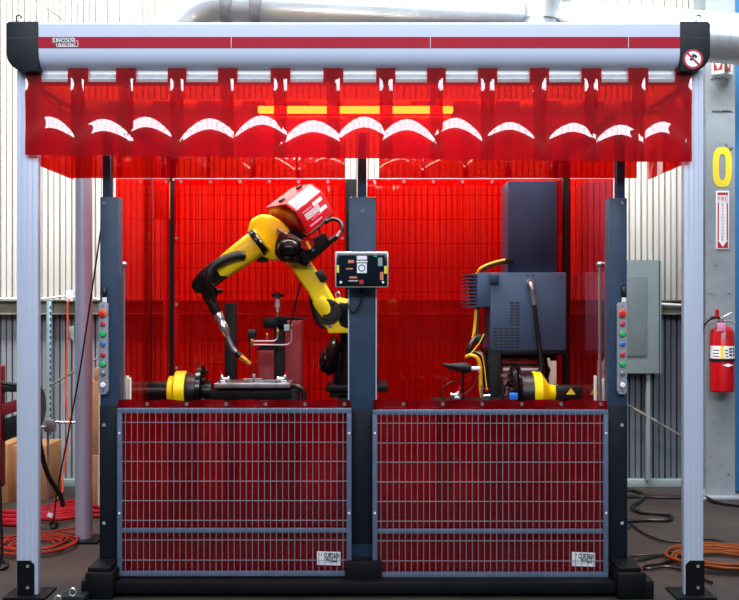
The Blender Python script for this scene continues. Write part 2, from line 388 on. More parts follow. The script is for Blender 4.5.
# spiral ducts
def duct_path(mb, pts, r, rib=0.075, n=32):
    mb.tube(pts, r, n=n, sub=5)
    P = [Vector(p) for p in pts]
    for a, b_ in zip(P[:-1], P[1:]):
        L = (b_-a).length; k = rib/2
        while k < L:
            c = a.lerp(b_, k/L); ax = (b_-a).normalized()
            mb.cyl(c-ax*0.0035, c+ax*0.0035, r+0.004, n=n); k += rib
dr = thing('right_air_duct', 'galvanised spiral air duct running from the central elbow to the right edge', 'duct', (2.2, 6.9, 3.0))
mb = MB(); duct_path(mb, [W(590, 27, 7.15), W(700, 36, 6.95), W(900, 52, 6.6)], 0.168); part('spiral_pipe', mb, M['duct'], dr)
mb = MB(); mb.tube([W(592, 27, 7.15), W(572, 24, 7.18), W(556, 16, 7.2)], [0.17, 0.165, 0.15], n=32)
mb.cyl(W(588, 27, 7.15), W(584, 26.8, 7.15), 0.18, n=32); part('reducer', mb, M['duct'], dr)
dl = thing('left_air_duct', 'galvanised spiral air duct running left from the elbow above the canopy', 'duct', (-0.2, 7.0, 3.1))
mb = MB(); duct_path(mb, [W(268, 4, 7.0), W(400, 11, 7.05), W(520, 17, 7.1)], 0.155); part('spiral_pipe', mb, M['duct'], dl)
mb = MB()
for px in (229, 258):
    mb.lathe(W(px-6, 3, 7.0), W(px+6, 3.6, 7.0), [(0, 0.158), (0.1, 0.168), (0.5, 0.163), (0.9, 0.169), (1, 0.158)], 28)
part('tape_band', mb, M['ducttape'], dl)
mb = MB(); mb.cyl(W(220, 3, 7.0), W(270, 4, 7.0), 0.15, n=28); part('pipe_collar', mb, M['duct'], dl)
mb = MB(); mb.tube([W(222, 3, 7.0), W(208, 4, 7.0), W(190, 12, 7.0), W(172, 30, 7.0), W(150, 58, 7.0)], 0.15, n=32, sub=4)
for a in (W(205, 5, 7.0), W(182, 20, 7.0)): pass
part('elbow', mb, M['duct'], dl)
mb = MB(); mb.tube([W(536, 52, 7.1), W(536, 22, 7.1), W(537, 6, 7.1), W(545, -14, 7.1), W(565, -30, 7.1)], 0.15, n=32, sub=5)
mb.cyl(W(536, 22, 7.1), W(536, 19, 7.1), 0.158, n=32)
el = thing('duct_elbow', 'shiny galvanised duct elbow rising behind the canopy right of centre', 'duct', W(536, 52, 7.1)); part('elbow', mb, M['duct'], el)
mb = MB(); mb.grid(lambda u, v: W(529+u*13, 2+v*10, 7.1)+Vector((0, -0.1535+0.014*(2*u-1.0)**2, 0)), 6, 2); part('paper_label', mb, M['white'], el, 'blank white paper label')

# ------------------------------------------------------------------ canopy with red strips
D0 = 5.0; DH = 4.93
cn = thing('curtain_canopy', 'white extruded canopy on two posts with hanging clear red strips all round', 'canopy', (X(360, D0), D0, 0))
def zh(py): return Z(py, DH)
prof = [(DH+0.26, zh(22)), (DH+0.012, zh(22)), (DH, zh(24)), (DH, zh(52)), (DH+0.004, zh(57)), (DH+0.018, zh(62)), (DH+0.04, zh(66)), (DH+0.075, zh(68.5)), (DH+0.26, zh(68.5))]
mb = MB(); mb.prism([(X(38, DH), y, z) for y, z in prof], (X(681, DH)-X(38, DH), 0, 0)); part('housing', mb, M['alu'], cn)
mb = MB(); mb.br(X(38, DH), X(680.5, DH), DH-0.003, DH+0.001, zh(48), zh(37)); part('red_stripe', mb, M['stripe'], cn, 'crimson stripe along the housing')
mb = MB()
for px in (231, 430, 628): mb.br(X(px, DH), X(px+0.6, DH), DH-0.0036, DH-0.002, zh(48), zh(37))
part('panel_seam', mb, M['alu'], cn)
def cap(xo, xi, side):
    pts = []
    z0, z1 = zh(71.5), zh(21.5); R = 0.09; sg = 1 if xi > xo else -1
    pts += [(xi, z1), (xo+sg*0.012, z1), (xo, z1-0.012)]
    for k in range(9):
        a = k/8*PI/2; pts.append((xo+sg*R*(1-math.cos(a)), z0+R*(1-math.sin(a))))
    pts.append((xi, z0))
    mb = MB(); mb.prism([(x, DH-0.006, z) for x, z in pts], (0, 0.28, 0), 0.004)
    c = part('end_cap', mb, M['cap'], cn, 'charcoal end cap')
    return c
cl = cap(X(6.5, DH), X(38.5, DH), 'l'); crr = cap(X(710, DH), X(680, DH), 'r')
for c, a, b_ in ((cl, 7.5, 37), (crr, 681, 709.5)):
    mb = MB(); mb.br(X(a, DH), X(b_, DH), DH-0.0075, DH-0.005, zh(38.8), zh(38)); part('cap_seam', mb, M['blk'], c)
for a, b_ in ((16.5, 21), (696, 700.5)):
    mb = MB(); mb.tube([W(a, 23, 5.0), W(a, 16, 5.0), W((a+b_)/2, 15.2, 5.0), W(b_, 16, 5.0), W(b_, 18.5, 5.0)], 0.0045, n=8, smooth=False); part('hook', mb, M['cap'], cn)
# prohibition sticker
mb = MB(); c = W(692.5, 59.5, DH); mb.cyl(c+Vector((0, -0.009, 0)), c+Vector((0, -0.004, 0)), 0.048, n=32); st = part('round_sticker', mb, M['redink'], cn, 'round red and white prohibition sticker')
mb = MB(); mb.cyl(c+Vector((0, -0.0105, 0)), c+Vector((0, -0.004, 0)), 0.0375, n=32); part('sticker_field', mb, M['white'], st)
mb = MB(); mb.box(c+Vector((-0.004, -0.0112, 0.008)), (0.012, 0.001, 0.034), Euler((0, 0.5, 0))); mb.box(c+Vector((0.012, -0.0112, 0.012)), (0.014, 0.001, 0.012), Euler((0, 0.9, 0))); part('pictogram', mb, M['ink'], st)
mb = MB(); mb.box(c+Vector((0, -0.012, 0)), (0.08, 0.001, 0.009), Euler((0, PI/4, 0))); part('slash', mb, M['redink'], st)
# logo on the stripe
LY = DH-0.004
mb = MB(); mb.br(X(53, DH), X(75, DH), LY-0.002, LY, zh(43.2), zh(38.2), 0.0005); lg = part('logo', mb, M['white'], cn, 'white outlined maker logo on the red stripe')
mb = MB(); mb.br(X(53.7, DH), X(74.5, DH), LY-0.003, LY, zh(42.8), zh(38.6)); part('logo_plate', mb, M['ink'], lg)
mb = MB(); mb.text('LINCOLN', (X(64.2, DH), LY-0.002, zh(40.7)), (1, 0, 0), (0, 0, 1), 0.094, 0.0165, 0.0018, 0.02); part('logo_lettering', mb, M['white'], lg)
mb = MB(); mb.text('ELECTRIC', (X(67.5, DH), LY-0.002, zh(45.3)), (1, 0, 0), (0, 0, 1), 0.084, 0.013, 0.0018, 0.02)
x0, x1, z0, z1 = X(56.6, DH), X(78.4, DH), zh(47.2), zh(43.6)
t = 0.0022
mb.br(x0, x1, LY-0.002, LY, z0, z0+t); mb.br(x0, x0+t, LY-0.002, LY, z0, z1); mb.br(x1-t, x1, LY-0.002, LY, z0, zh(41.6)); mb.br(X(75.6, DH), x1, LY-0.002, LY, zh(41.6), zh(41.6)+t)
part('logo_lettering', mb, M['white'], lg)
# rail under the housing
rz = [(5.0-0.01, 68), (4.992, 70), (4.992, 74.6), (4.998, 75.6), (4.990, 77), (4.985, 79.5), (4.990, 82.6), (5.0, 83.6)]
mb = MB(); mb.prism([(X(38, 5), y, Z(p, 5)) for y, p in rz]+[(X(38, 5), 5.05, Z(83.6, 5)), (X(38, 5), 5.05, Z(68, 5))], (X(680, 5)-X(38, 5), 0, 0)); part('curtain_rail', mb, M['silver'], cn, 'silver rail the strips hang on')
# side and rear rails
XL, XR = X(30, D0), X(690, D0); DB = 5.82
for x in (XL, XR):
    mb = MB(); mb.br(x-0.02, x+0.02, 5.16, DB, Z(83, 5), Z(68, 5), 0.004); part('side_rail', mb, M['silver'], cn)
mb = MB(); mb.br(XL-0.02, XR+0.02, DB, DB+0.05, Z(83, 5), Z(66, 5), 0.004); part('rear_rail', mb, M['silver'], cn)
# strips
zt, zr, zb = Z(68.5, 5), Z(83.5, 5), Z(160, 5)
def strip(a, b_, seed, back=False, horiz='x', fix=0.0, tabl=True, tabr=True, zbot=zb, sign=-1, flare=1.0):
    """a,b: extent along the rail; fix: plane the strip hangs in; sign: outward direction"""
    rnd = random.Random(seed); peak = rnd.uniform(-0.14, 0.14); hi = rnd.uniform(0.09, 0.13); w1 = rnd.uniform(0.92, 1.1); TH = rnd.uniform(0.040, 0.058); tw = rnd.uniform(-0.15, 0.15)
    TW = 0.040/(b_-a)*2
    mb = MB(); H = zt-zbot
    def fn(u, v):
        z = zt-v*H; s_ = (u-0.5-peak)*2
        z0 = zbot+0.05+(hi-0.005)*max(0.0, 1-abs(s_)**1.8)+tw*0.1*(u-0.5)
        t = z0+0.03-z; TE = TH*(0.55+0.45*max(0.0, 1-s_*s_))
        k = 1/(1+math.exp(-t/0.018)); fall = 1/(1+math.exp(-(t-0.075)/0.030))
        # integrate slope: forward displacement
        sl = 0.17*flare*w1*(math.log1p(math.exp(t/0.012))*0.012-1.25*math.log1p(math.exp((t-TE)/0.014))*0.014)
        off = 0.010+sl*1.0
        # pucker next to the seams near the top
        e = min(u, 1-u); off += 0.006*math.exp(-(e/0.07)**2)*math.exp(-((zr-0.06-z)/0.06)**2)*(1 if back is False else .5)
        off += 0.004*math.sin(PI*u)
        if u > 0.92: off += 0.004
        p = a+(b_-a)*u
        return Vector((p, fix+sign*off, z)) if horiz == 'x' else Vector((fix+sign*off, p, z))
    vr = (zt-zr)/H
    def keep(u, v):
        if v > vr+0.001: return True
        return (u < TW and tabl) or (u > 1-TW and tabr)
    mb.grid(fn, 36, 60, keep); return mb
seams = [30, 79, 128, 178, 228, 281, 333.5, 386, 436, 487, 538.5, 590, 637, 687]
for i in range(13):
    a, b_ = seams[i], seams[i+1]
    mb = strip(X(a-6.5 if i else a-3, 5), X(b_+(6.5 if i < 12 else 3), 5), 100+i, fix=4.987-(0.003 if i % 2 else 0), zbot=Z(156+i*0.55, 5))
    part('curtain_strip', mb, M['pvc'], cn, angle=60)
for k, (xx, sg) in enumerate(((XL-0.01, -1), (XR+0.005, 1))):
    for j in range(3):
        a = 5.02+j*0.265
        part('curtain_strip', strip(a-0.02, a+0.285, 40+k*9+j, horiz='y', fix=xx, sign=sg, flare=0.7), M['pvc'], cn, angle=60)
for seg in ((75, 343, 6), (381, 634, 6)):
    xa, xb = X(seg[0], DB), X(seg[1], DB); n_ = seg[2]
    for j in range(n_):
        w_ = (xb-xa)/n_
        part('curtain_strip', strip(xa+j*w_-0.012, xa+(j+1)*w_+0.012, 300+seg[0]+j, fix=DB, back=True, zbot=Z(178.5, DB), flare=0.8), M['pvc'], cn, angle=60)
# front posts
for a, b_, br0, br1 in ((16.5, 38, 17.5, 34.5), (684, 703.5, 685.5, 704)):
    mb = MB(); x0, x1 = X(a, 5), X(b_, 5); w = x1-x0
    mb.br(x0, x1, 5.0, 5.045, 0.012, Z(70, 5), 0.004)
    for k in (0.25, 0.5, 0.75): mb.br(x0+w*k-0.003, x0+w*k+0.003, 4.9985, 5.001, 0.02, Z(72, 5))
    p_ = part('post', mb, M['alu'], cn)
    mb = MB(); xx0, xx1 = X(br0, 5), X(br1, 5); zz0, zz1 = 0.012, Z(560.5, 5)
    if a > 300: pl = [(xx0, zz0), (xx0, zz1-0.02), (xx0+0.02, zz1), (xx1, zz1), (xx1, zz0)]
    else: pl = [(xx0, zz0), (xx0, zz1), (xx1-0.02, zz1), (xx1, zz1-0.02), (xx1, zz0)]
    mb.prism([(x, 4.992, z) for x, z in pl], (0, 0.008, 0)); fb = part('foot_bracket', mb, M['dark'], p_, 'black foot bracket')
    mb = MB(); mb.br(x0-0.05, x1+0.05, 4.95, 5.14, 0.0, 0.012, 0.002); part('foot_plate', mb, M['dark'], p_)
    mb = MB()
    for zz in (zz1-0.025, 0.05): mb.cyl(((xx0+xx1)/2+0.012, 4.986, zz), ((xx0+xx1)/2+0.012, 4.993, zz), 0.008, n=10)
    part('bolt', mb, M['chrome'], p_)

# ------------------------------------------------------------------ steel pole behind
mb = MB(); px_ = X(82, 6.15); mb.cyl((px_, 6.19, 0.015), (px_, 6.19, 2.58), 0.051, n=36)
pl_ = thing('round_pole', 'round satin grey steel pole on a square plate left of the cell', 'pole', (px_, 6.19, 0)); part('tube', mb, mat('satin_pole', RGB(190, 190, 212), 0.3, 0.5, 0.03), pl_)
mb = MB(); mb.br(px_-0.11, px_+0.11, 6.08, 6.3, 0, 0.015, 0.003); part('base_plate', mb, M['dark'], pl_)

# ------------------------------------------------------------------ the robot cell
DP = 5.15
ce = thing('robot_cell', 'red curtained welding cell with slate posts and wire mesh guards', 'robot cell', (X(363, DP), 5.9, 0))
mb = MB()
xl, xr = X(90, 5.0), X(636, 5.0)
mb.br(xl, xr, 4.99, 5.12, 0.02, 0.075, 0.004); mb.br(xl, xr, 6.8, 6.95, 0.02, 0.09)
for x in (-1.34, -0.06, 1.18): mb.br(x-0.04, x+0.1, 5.1, 6.85, 0.02, 0.075)
mb.br(-1.3, 1.25, 5.12, 6.9, 0.075, 0.095)
for px in (85, 617):
    x = X(px, 4.97); mb.br(x, x+0.14, 4.96, 5.2, 0.0, 0.13, 0.01); mb.br(x+(-0.02 if px < 300 else 0.1), x+(0.06 if px < 300 else 0.18), 4.965, 5.1, 0.0, 0.09, 0.008); mb.br(x+0.01, x+0.12, 4.98, 5.2, 0.13, 0.15, 0.004)
mb.br(X(345, 5.05), X(382, 5.05), 5.06, 5.2, 0.02, 0.16, 0.005)
part('base_frame', mb, M['dark'], ce)
mb = MB()
for k in range(8): pass
# front posts (slate blue, stepped)
def post_mb(x0, x1, n0, n1, top, step):
    mb = MB(); mb.br(X(x0, DP), X(x1, DP), DP, DP+0.1, 0.09, Z(step, DP), 0.003)
    mb.br(X(n0, DP), X(n1, DP), DP+0.03, DP+0.08, Z(step, DP), Z(top, DP), 0.002); return mb
for i, (x0, x1, n0, n1, st_) in enumerate(((100, 118, 101, 109, 197), (349, 376, 358, 366.5, 197), (609, 627, 618, 626.5, 198))):
    p_ = part('post', post_mb(x0, x1, n0, n1, 132, st_), M['post'], ce)
    mb = MB()
    xs = [(x0+x1)/2] if i == 1 else [(x1-5 if i == 2 else x0+4)]
    for px in xs:
        for py in (203, 425, 523) if i != 1 else (211, 426, 527): mb.cyl(W(px, py, DP-0.006), W(px, py, DP+0.001), 0.009, n=10)
    part('bolt', mb, M['steel'], p_)
for a_, b_ in ((100, 118), (609, 627)):
    mb = MB(); mb.br(X(a_, DP)-0.001, X(b_, DP)+0.001, DP-0.004, DP+0.05, 0.09, Z(406, DP), 0.001); part('lower_cover', mb, M['cover'], ce, 'dark lower cover on the post')
# lower cover plate on the middle post and pale edge strips
mb = MB(); mb.br(X(351, DP), X(374, DP), DP-0.008, DP, Z(543, DP), Z(409, DP), 0.001); part('cover_plate', mb, M['cover'], ce)
mb = MB(); 
for px in (348.6, 376.2): mb.br(X(px-0.6, DP), X(px+0.6, DP), DP-0.002, DP+0.06, Z(400, DP), Z(289, DP))
part('edge_strip', mb, M['silver'], ce)
# inner posts
def ipost(x, y, w, top=2.55, m_='dark'):
    mb = MB(); mb.br(x-w/2, x+w/2, y-w/2, y+w/2, 0.09, top, 0.003); return part('post', mb, M[m_], ce, 'black inner post')
ipost(X(147.5, 6.05), 6.07, 0.042); ipost(X(170.5, 6.83), 6.87, 0.052, 2.5); ipost(X(567, 6.43), 6.45, 0.048); ipost(X(362, 6.96), 7.0, 0.06, 2.5)
ipost(X(350.5, 6.96), 6.99, 0.08, 2.27)
ipost(1.26, 6.87, 0.05, 2.4)
mb = MB(); mb.br(X(163, 6.7), X(166, 6.7), 6.7, 6.72, 0.09, 2.5); part('channel_strip', mb, M['silver'], ce)
mb = MB(); mb.pb(155, 170, 182, 219, 6.68, 0.006, 0.001); pp_ = part('perforated_plate', mb, M['salmon'], ce, 'salmon coloured perforated plate')
mb = MB()
for px in (158, 167.5):
    for py in range(187, 218, 5): mb.cyl(W(px, py, 6.676), W(px, py, 6.681), 0.006, n=8)
part('hole', mb, M['ink'], pp_)
# top frame tubes of the cell
mb = MB()
mb.br(X(173, 6.85), X(345, 6.85), 6.84, 6.86, Z(180.8, 6.85), Z(178.5, 6.85)); mb.br(X(368, 6.85), X(560, 6.85), 6.84, 6.86, Z(180.8, 6.85), Z(178.5, 6.85))
part('rear_curtain_rail', mb, M['silver'], ce)
mb = MB(); 
for x in (-1.29, 1.245): mb.br(x-0.01, x+0.01, 5.25, 6.85, 2.36, 2.40)
part('side_top_rail', mb, M['dark'], ce)
# rear curtains with hems and grommets
for a, b_ in ((174, 345.5), (367, 557)):
    x0, x1 = X(a, 6.82), X(b_, 6.82)
    def fn(u, v, x0=x0, x1=x1): 
        x = x0+(x1-x0)*u; return Vector((x, 6.82+0.004*math.sin(x*23)+0.003*math.sin(x*51+v*3), 2.255-v*2.14))
    mb = MB(); mb.grid(fn, 80, 20); rc = part('rear_curtain', mb, M['pvcback'], ce, 'clear red rear curtain', angle=80)
    mb = MB(); mb.grid(lambda u, v, x0=x0, x1=x1: Vector((x0+(x1-x0)*u, 6.812, 2.255-v*0.045)), 4, 1)
    mb.grid(lambda u, v, x0=x0, x1=x1: Vector((x1-0.045*(1-u), 6.812, 2.21-v*2.0)), 1, 4); mb.grid(lambda u, v, x0=x0, x1=x1: Vector((x0+0.045*u, 6.812, 2.21-v*2.0)), 1, 4)
    part('hem', mb, M['pvcback'], rc)
    mb = MB(); k = 0
    while x0+0.02+k*0.195 < x1:
        c = Vector((x0+0.05+k*0.195, 6.808, 2.235)); mb.cyl(c, c+Vector((0, -0.004, 0)), 0.010, n=12); k += 1
    for zz in (1.86, 1.42, 1.0, 0.55):
        for x in (x0+0.02, x1-0.02): mb.cyl((x, 6.808, zz), (x, 6.804, zz), 0.010, n=12)
    part('grommet', mb, M['chrome'], rc)
    # welded mesh fence right behind the curtain
    mb = MB(); x = x0+0.02
    while x < x1: mb.br(x-0.0016, x+0.0016, 6.9, 6.903, 0.09, 2.2); x += 0.043
    z = 0.2
    while z < 2.2: mb.br(x0, x1, 6.903, 6.907, z-0.002, z+0.002); z += 0.163
    part('wire_mesh', mb, M['dark'], ce)
# side panels: clear red sheet
def sheet(x, y0, y1, z0, z1, m_='pvcside'):
    mb = MB(); mb.grid(lambda u, v: Vector((x, y0+(y1-y0)*u, z0+(z1-z0)*v)), 12, 12); return mb
part('side_curtain', sheet(-1.288, 5.2, 6.04, 0.1, 2.36), M['pvcside'], ce); part('side_curtain', sheet(-1.30, 6.10, 6.66, 0.1, 2.36), M['pvcside'], ce)
part('side_curtain', sheet(1.237, 5.2, 6.42, 0.1, 2.36), M['pvcside'], ce); part('side_curtain', sheet(1.25, 6.48, 6.84, 0.1, 2.36), M['pvcside'], ce)
# light bar inside
mb = MB(); mb.pb(258, 453, 106, 112.5, 5.72, 0.04, 0.004); lb = thing('light_bar', 'long glowing linear work light hanging behind the red canopy strips', 'lamp', W(355, 112, 5.72)); part('tube', mb, M['led'], lb)
mb = MB(); mb.br(X(256, 5.76), X(455, 5.76), 5.76, 5.79, Z(113, 5.76), Z(105, 5.76), 0.003); mb.br(X(300, 5.76)-0.015, X(300, 5.76)+0.015, 5.79, 5.82, Z(110, 5.76), Z(104, 5.76)); mb.br(X(410, 5.76)-0.015, X(410, 5.76)+0.015, 5.79, 5.82, Z(110, 5.76), Z(104, 5.76)); part('housing', mb, M['dark'], lb)

# guard panels
DG = 5.08
for gi, (a, b_, t0, t1, dy) in enumerate(((117, 351.5, 408.5, 576.5, 0.0), (372.5, 608.5, 410, 577.5, 0.8))):
    x0, x1, zt_, zb_ = X(a, DG), X(b_, DG), Z(t0, DG), Z(t1, DG)
    mb = MB(); tb = 0.024
    mb.br(x0, x1, DG, DG+0.025, zt_-tb, zt_, 0.003); mb.br(x0, x1, DG, DG+0.025, zb_, zb_+tb, 0.003)
    mb.br(x0, x0+tb, DG+0.0008, DG+0.0242, zb_, zt_, 0.003); mb.br(x1-tb, x1, DG+0.0008, DG+0.0242, zb_, zt_, 0.003)
    zm = Z(530.8+dy, DG); mb.br(x0+tb, x1-tb, DG+0.001, DG+0.022, zm-0.011, zm+0.011, 0.003)
    gp = part('guard_panel', mb, M['mesh'], ce)
    mb = MB(); n_ = 38
    for k in range(1, n_): xx = x0+0.012+(x1-x0-0.024)*k/n_; mb.cyl((xx, DG-0.001, zb_+0.003), (xx, DG-0.001, zt_-0.004), 0.0017, n=6)
    for py in (422.5, 442.3, 461.5, 481.3, 500.8, 520.5, 540.2, 560.3): mb.cyl((x0+0.005, DG+0.003, Z(py+dy, DG)), (x1-0.005, DG+0.003, Z(py+dy, DG)), 0.0022, n=6)
    part('wire_mesh', mb, M['wire'], gp)
    # sheet behind
    sx0, sx1 = X(a+0.8, 5.13), X(b_-1, 5.13)
    def fn(u, v, sx0=sx0, sx1=sx1):
        x = sx0+(sx1-sx0)*u; sag = 0.004*math.sin((x-sx0)/0.2*2*PI)*max(0, 1-v*6)
        return Vector((x, 5.128+0.006*math.sin(x*7+v*2)*math.sin(v*5)+0.006*math.cos((x-sx0)/0.2*2*PI)*math.exp(-v*14), Z(400, 5.13)+sag-v*(Z(400, 5.13)-Z(583, 5.13))))
    mb = MB(); mb.grid(fn, 110, 50); sh = part('red_sheet', mb, M['pvclow'], gp, 'clear dark red sheet behind the mesh', angle=80)
    mb = MB(); k = 0
    while sx0+0.08+k*0.197 < sx1:
        c = Vector((sx0+0.15+k*0.197, 5.118, Z(404, 5.12))); mb.cyl(c, c+Vector((0, -0.004, 0)), 0.009, n=12); k += 1
    for xx in (sx0+0.012, sx1-0.012): mb.cyl((xx, 5.118, Z(581, 5.12)), (xx, 5.114, Z(581, 5.12)), 0.009, n=12)
    part('grommet', mb, M['chrome'], sh)
    # clips on the frame
    mb = MB()
    for xx in (x0+0.012, x1-0.012):
        for py in (433, 513): mb.cyl((xx, DG-0.003, Z(py, DG)), (xx, DG+0.001, Z(py, DG)), 0.006, n=8)
    part('bolt', mb, M['white'], gp)
    # sticker
    s0, s1 = ((317, 340.5) if gi == 0 else (572, 595)); tz0, tz1 = ((564.8, 551.3) if gi == 0 else (566, 552))
    mb = MB(); mb.prism([W(s0, tz1, 5.112), W(s1, tz1+0.7, 5.112), W(s1, tz0+0.7, 5.112), W(s0, tz0, 5.112)], (0, 0.0015, 0)); sk = part('sticker', mb, M['white'], gp, 'white rectangular sticker with black lettering')
    mb = MB(); mx = (s0+s1)/2+2.8; mb.text('CURTAIN', W(mx, tz1+4.2, 5.1115), (1, 0, -0.03), (0.03, 0, 1), 0.078, 0.026, 0.0007, 0.035); mb.text('WALLS', W(mx, tz1+8.2, 5.1115), (1, 0, -0.03), (0.03, 0, 1), 0.062, 0.024, 0.0007, 0.035)
    mb.text('LF', W(s0+4, tz1+3, 5.1115), (1, 0, 0), (0, 0, 1), 0.014, 0.008, 0.0007)
    part('lettering', mb, M['ink'], sk)

# ------------------------------------------------------------------ gas struts and small posts
for sd, (px, lab) in enumerate(((123.5, 'thin chrome upright rod beside the left slate post'), (600, 'thin chrome upright rod beside the right slate post'))):
    d = 5.32; g_ = thing('upright_rod', lab, 'rod', W(px, 398, d)-Vector((0, 0, 0.83)))
    mb = MB(); mb.cyl(W(px, 264, d), Vector((X(px, d), d, 0.095)), 0.0085, n=14); part('rod', mb, M['chrome'], g_)
    s2 = -1 if sd == 0 else 1
    mb = MB(); mb.lathe(W(px, 262, d), W(px, 267, d), [(0, 0.012), (0.3, 0.019), (0.8, 0.019), (1, 0.010)], 14); mb.cyl(W(px, 264, d), W(px+s2*7, 264, d), 0.008, n=10); part('head', mb, M['steel'], g_)
    mb = MB()
    for o2, t_ in ((3.2, 376), (5.6, 378)) if sd == 0 else ((-4, 376), (4.5, 379)): mb.br(X(px+o2-1.1, d), X(px+o2+1.1, d), d, d+0.03, 0.5, Z(t_, d), 0.002)
    mb.br(X(px-1, d), X(px+6, d), d+0.005, d+0.02, 0.5, 0.52)
    part('bracket', mb, M['cream'], g_)

# ------------------------------------------------------------------ button boxes and touch screen
def button_box(px, lab):
    d = DP-0.03; b0 = thing('button_station', lab, 'control box', W(px, 394, DP))
    mb = MB(); mb.pp([(px-4.6, 304), (px-3.4, 302.5), (px+3.4, 302.5), (px+4.6, 304), (px+4.6, 391), (px+3, 394.5), (px-3, 394.5), (px-4.6, 391)], d, 0.03, 0.002); part('enclosure', mb, M['btnbox'], b0)
    mb = MB(); mb.cyl(W(px+1.5, 302, DP-0.015), W(px+1.5, 297.5, DP-0.015), 0.012, n=14); part('cable_gland', mb, M['white'], b0)
    mb = MB(); mb.tube([W(px+1.5, 298, DP-0.015), W(px+1.5, 292, DP-0.017), W(px+1.0, 288.5, DP-0.008), W(px+1.0, 287, DP+0.003)], 0.010, n=10); part('cable', mb, M['blk'], b0)
    mb = MB(); mb.cyl(W(px, 306.3, d-0.001), W(px, 306.3, d+0.003), 0.004, n=8); mb.cyl(W(px, 391, d-0.001), W(px, 391, d+0.003), 0.004, n=8); part('screw', mb, M['ink'], b0)
    c = W(px, 313.5, d)
    mb = MB(); mb.cyl(c, c+Vector((0, -0.008, 0)), 0.0205, n=24); e_ = part('emergency_stop', mb, M['obtn'], b0, 'red mushroom button on an orange ring')
    mb = MB(); mb.lathe(c+Vector((-0.004, -0.008, 0)), c+Vector((-0.004, -0.028, 0)), [(0, 0.008), (0.4, 0.008), (0.45, 0.015), (0.8, 0.015), (1, 0.010)], 20); part('mushroom_head', mb, M['rbtn'], e_)
    for py, k in ((324, 'rbtn'), (334, 'green'), (344, 'blue'), (354.5, 'rbtn'), (364, 'green'), (373.5, 'steel'), (385, 'white')):
        c = W(px, py, d); r = 0.0155 if k in ('white', 'green') else 0.0125
        mb = MB(); mb.cyl(c, c+Vector((0, -0.004, 0)), r+0.002, n=20); bz = part('button', mb, M['chrome'], b0)
        mb = MB(); mb.lathe(c+Vector((0, -0.004, 0)), c+Vector((0, -0.013, 0)), [(0, r*0.85), (0.7, r*0.85), (1, r*0.6)], 20)
        part('cap', mb, M[k], bz, {'rbtn': 'red', 'green': 'green', 'blue': 'blue', 'steel': 'silver', 'white': 'white'}[k]+' button cap')
button_box(103, 'grey push button station with cable on the left slate post')
button_box(622.5, 'grey push button station with cable on the right slate post')
d = 5.04
hm = thing('touch_screen', 'tablet sized operator touch screen with dark glass on the middle post', 'screen', W(361, 288, 5.12))
mb = MB(); mb.pb(335, 388.5, 251.5, 287.5, d, 0.04, 0.006); part('frame', mb, M['silver'], hm)
mb = MB(); mb.pb(336.3, 387.2, 252.8, 286.4, d-0.002, 0.004, 0.001); gl = part('glass', mb, M['gloss'], hm)
mb = MB(); mb.pb(338.8, 384.8, 255.2, 283.6, d-0.003, 0.001); part('display', mb, M['screen'], gl)
dd = d-0.0042
for nm, bx, k in (('sticker', (356.8, 367, 255.8, 259.6), 'white'), ('sticker', (356.5, 367.4, 260.7, 262.3), 'white'), ('sticker', (357, 366.8, 263.3, 273), 'white'), ('yellow_tab', (336.6, 339, 265, 272.7), 'yelsign'), ('yellow_tab', (384.2, 387, 266, 273.6), 'yelsign'), ('red_dot', (359.4, 363.6, 279.8, 284), 'redink')):
    mb = MB(); mb.pb(bx[0], bx[1], bx[2], bx[3], dd, 0.0015); part(nm, mb, M[k], gl)
mb = MB()
oo = ring_pts(361.8, 268, 3.6, 3.6, dd-0.0012, 24, 2); ii = ring_pts(361.8, 268, 2.7, 2.7, dd-0.0012, 24, 2); mb.add(oo+ii, [[k, (k+1) % 24, 24+(k+1) % 24, 24+k] for k in range(24)]); part('round_mark', mb, M['ink'], gl)
mb = MB()
for px in (340.8, 383): mb.cyl(W(px, 282.2, dd), W(px, 282.2, dd-0.003), 0.006, n=16)
part('indicator', mb, M['white'], gl)
for bx, k in (((348, 354, 260, 263), 'salmon'), ((346, 353, 268, 269.4), 'salmon'), ((349.5, 357, 276.4, 278.4), 'salmon'), ((348.5, 358, 280.2, 281.4), 'cream'), ((378, 382.5, 257.5, 266), 'elec'), ((380, 383.5, 272, 280), 'salmon'), ((374, 377, 255.6, 256.8), 'green')):
    mb = MB(); mb.pb(bx[0], bx[1], bx[2], bx[3], dd+0.0003, 0.001); part('screen_icon', mb, M[k], gl)
mb = MB(); mb.br(X(352, 5.1), X(372, 5.1), 5.08, 5.15, Z(282, 5.1), Z(258, 5.1), 0.004); part('mounting_bracket', mb, M['dark'], hm)
mb = MB(); mb.tube([W(362, 287, 5.12), W(362, 294, 5.12), W(360, 304, 5.12), W(355, 311, 5.125), W(350, 309, 5.13), W(347, 303, 5.14)], 0.005, n=8); mb.box(W(362, 292, 5.125), (0.022, 0.02, 0.028), None, 0.003); part('cable', mb, M['blk'], hm)

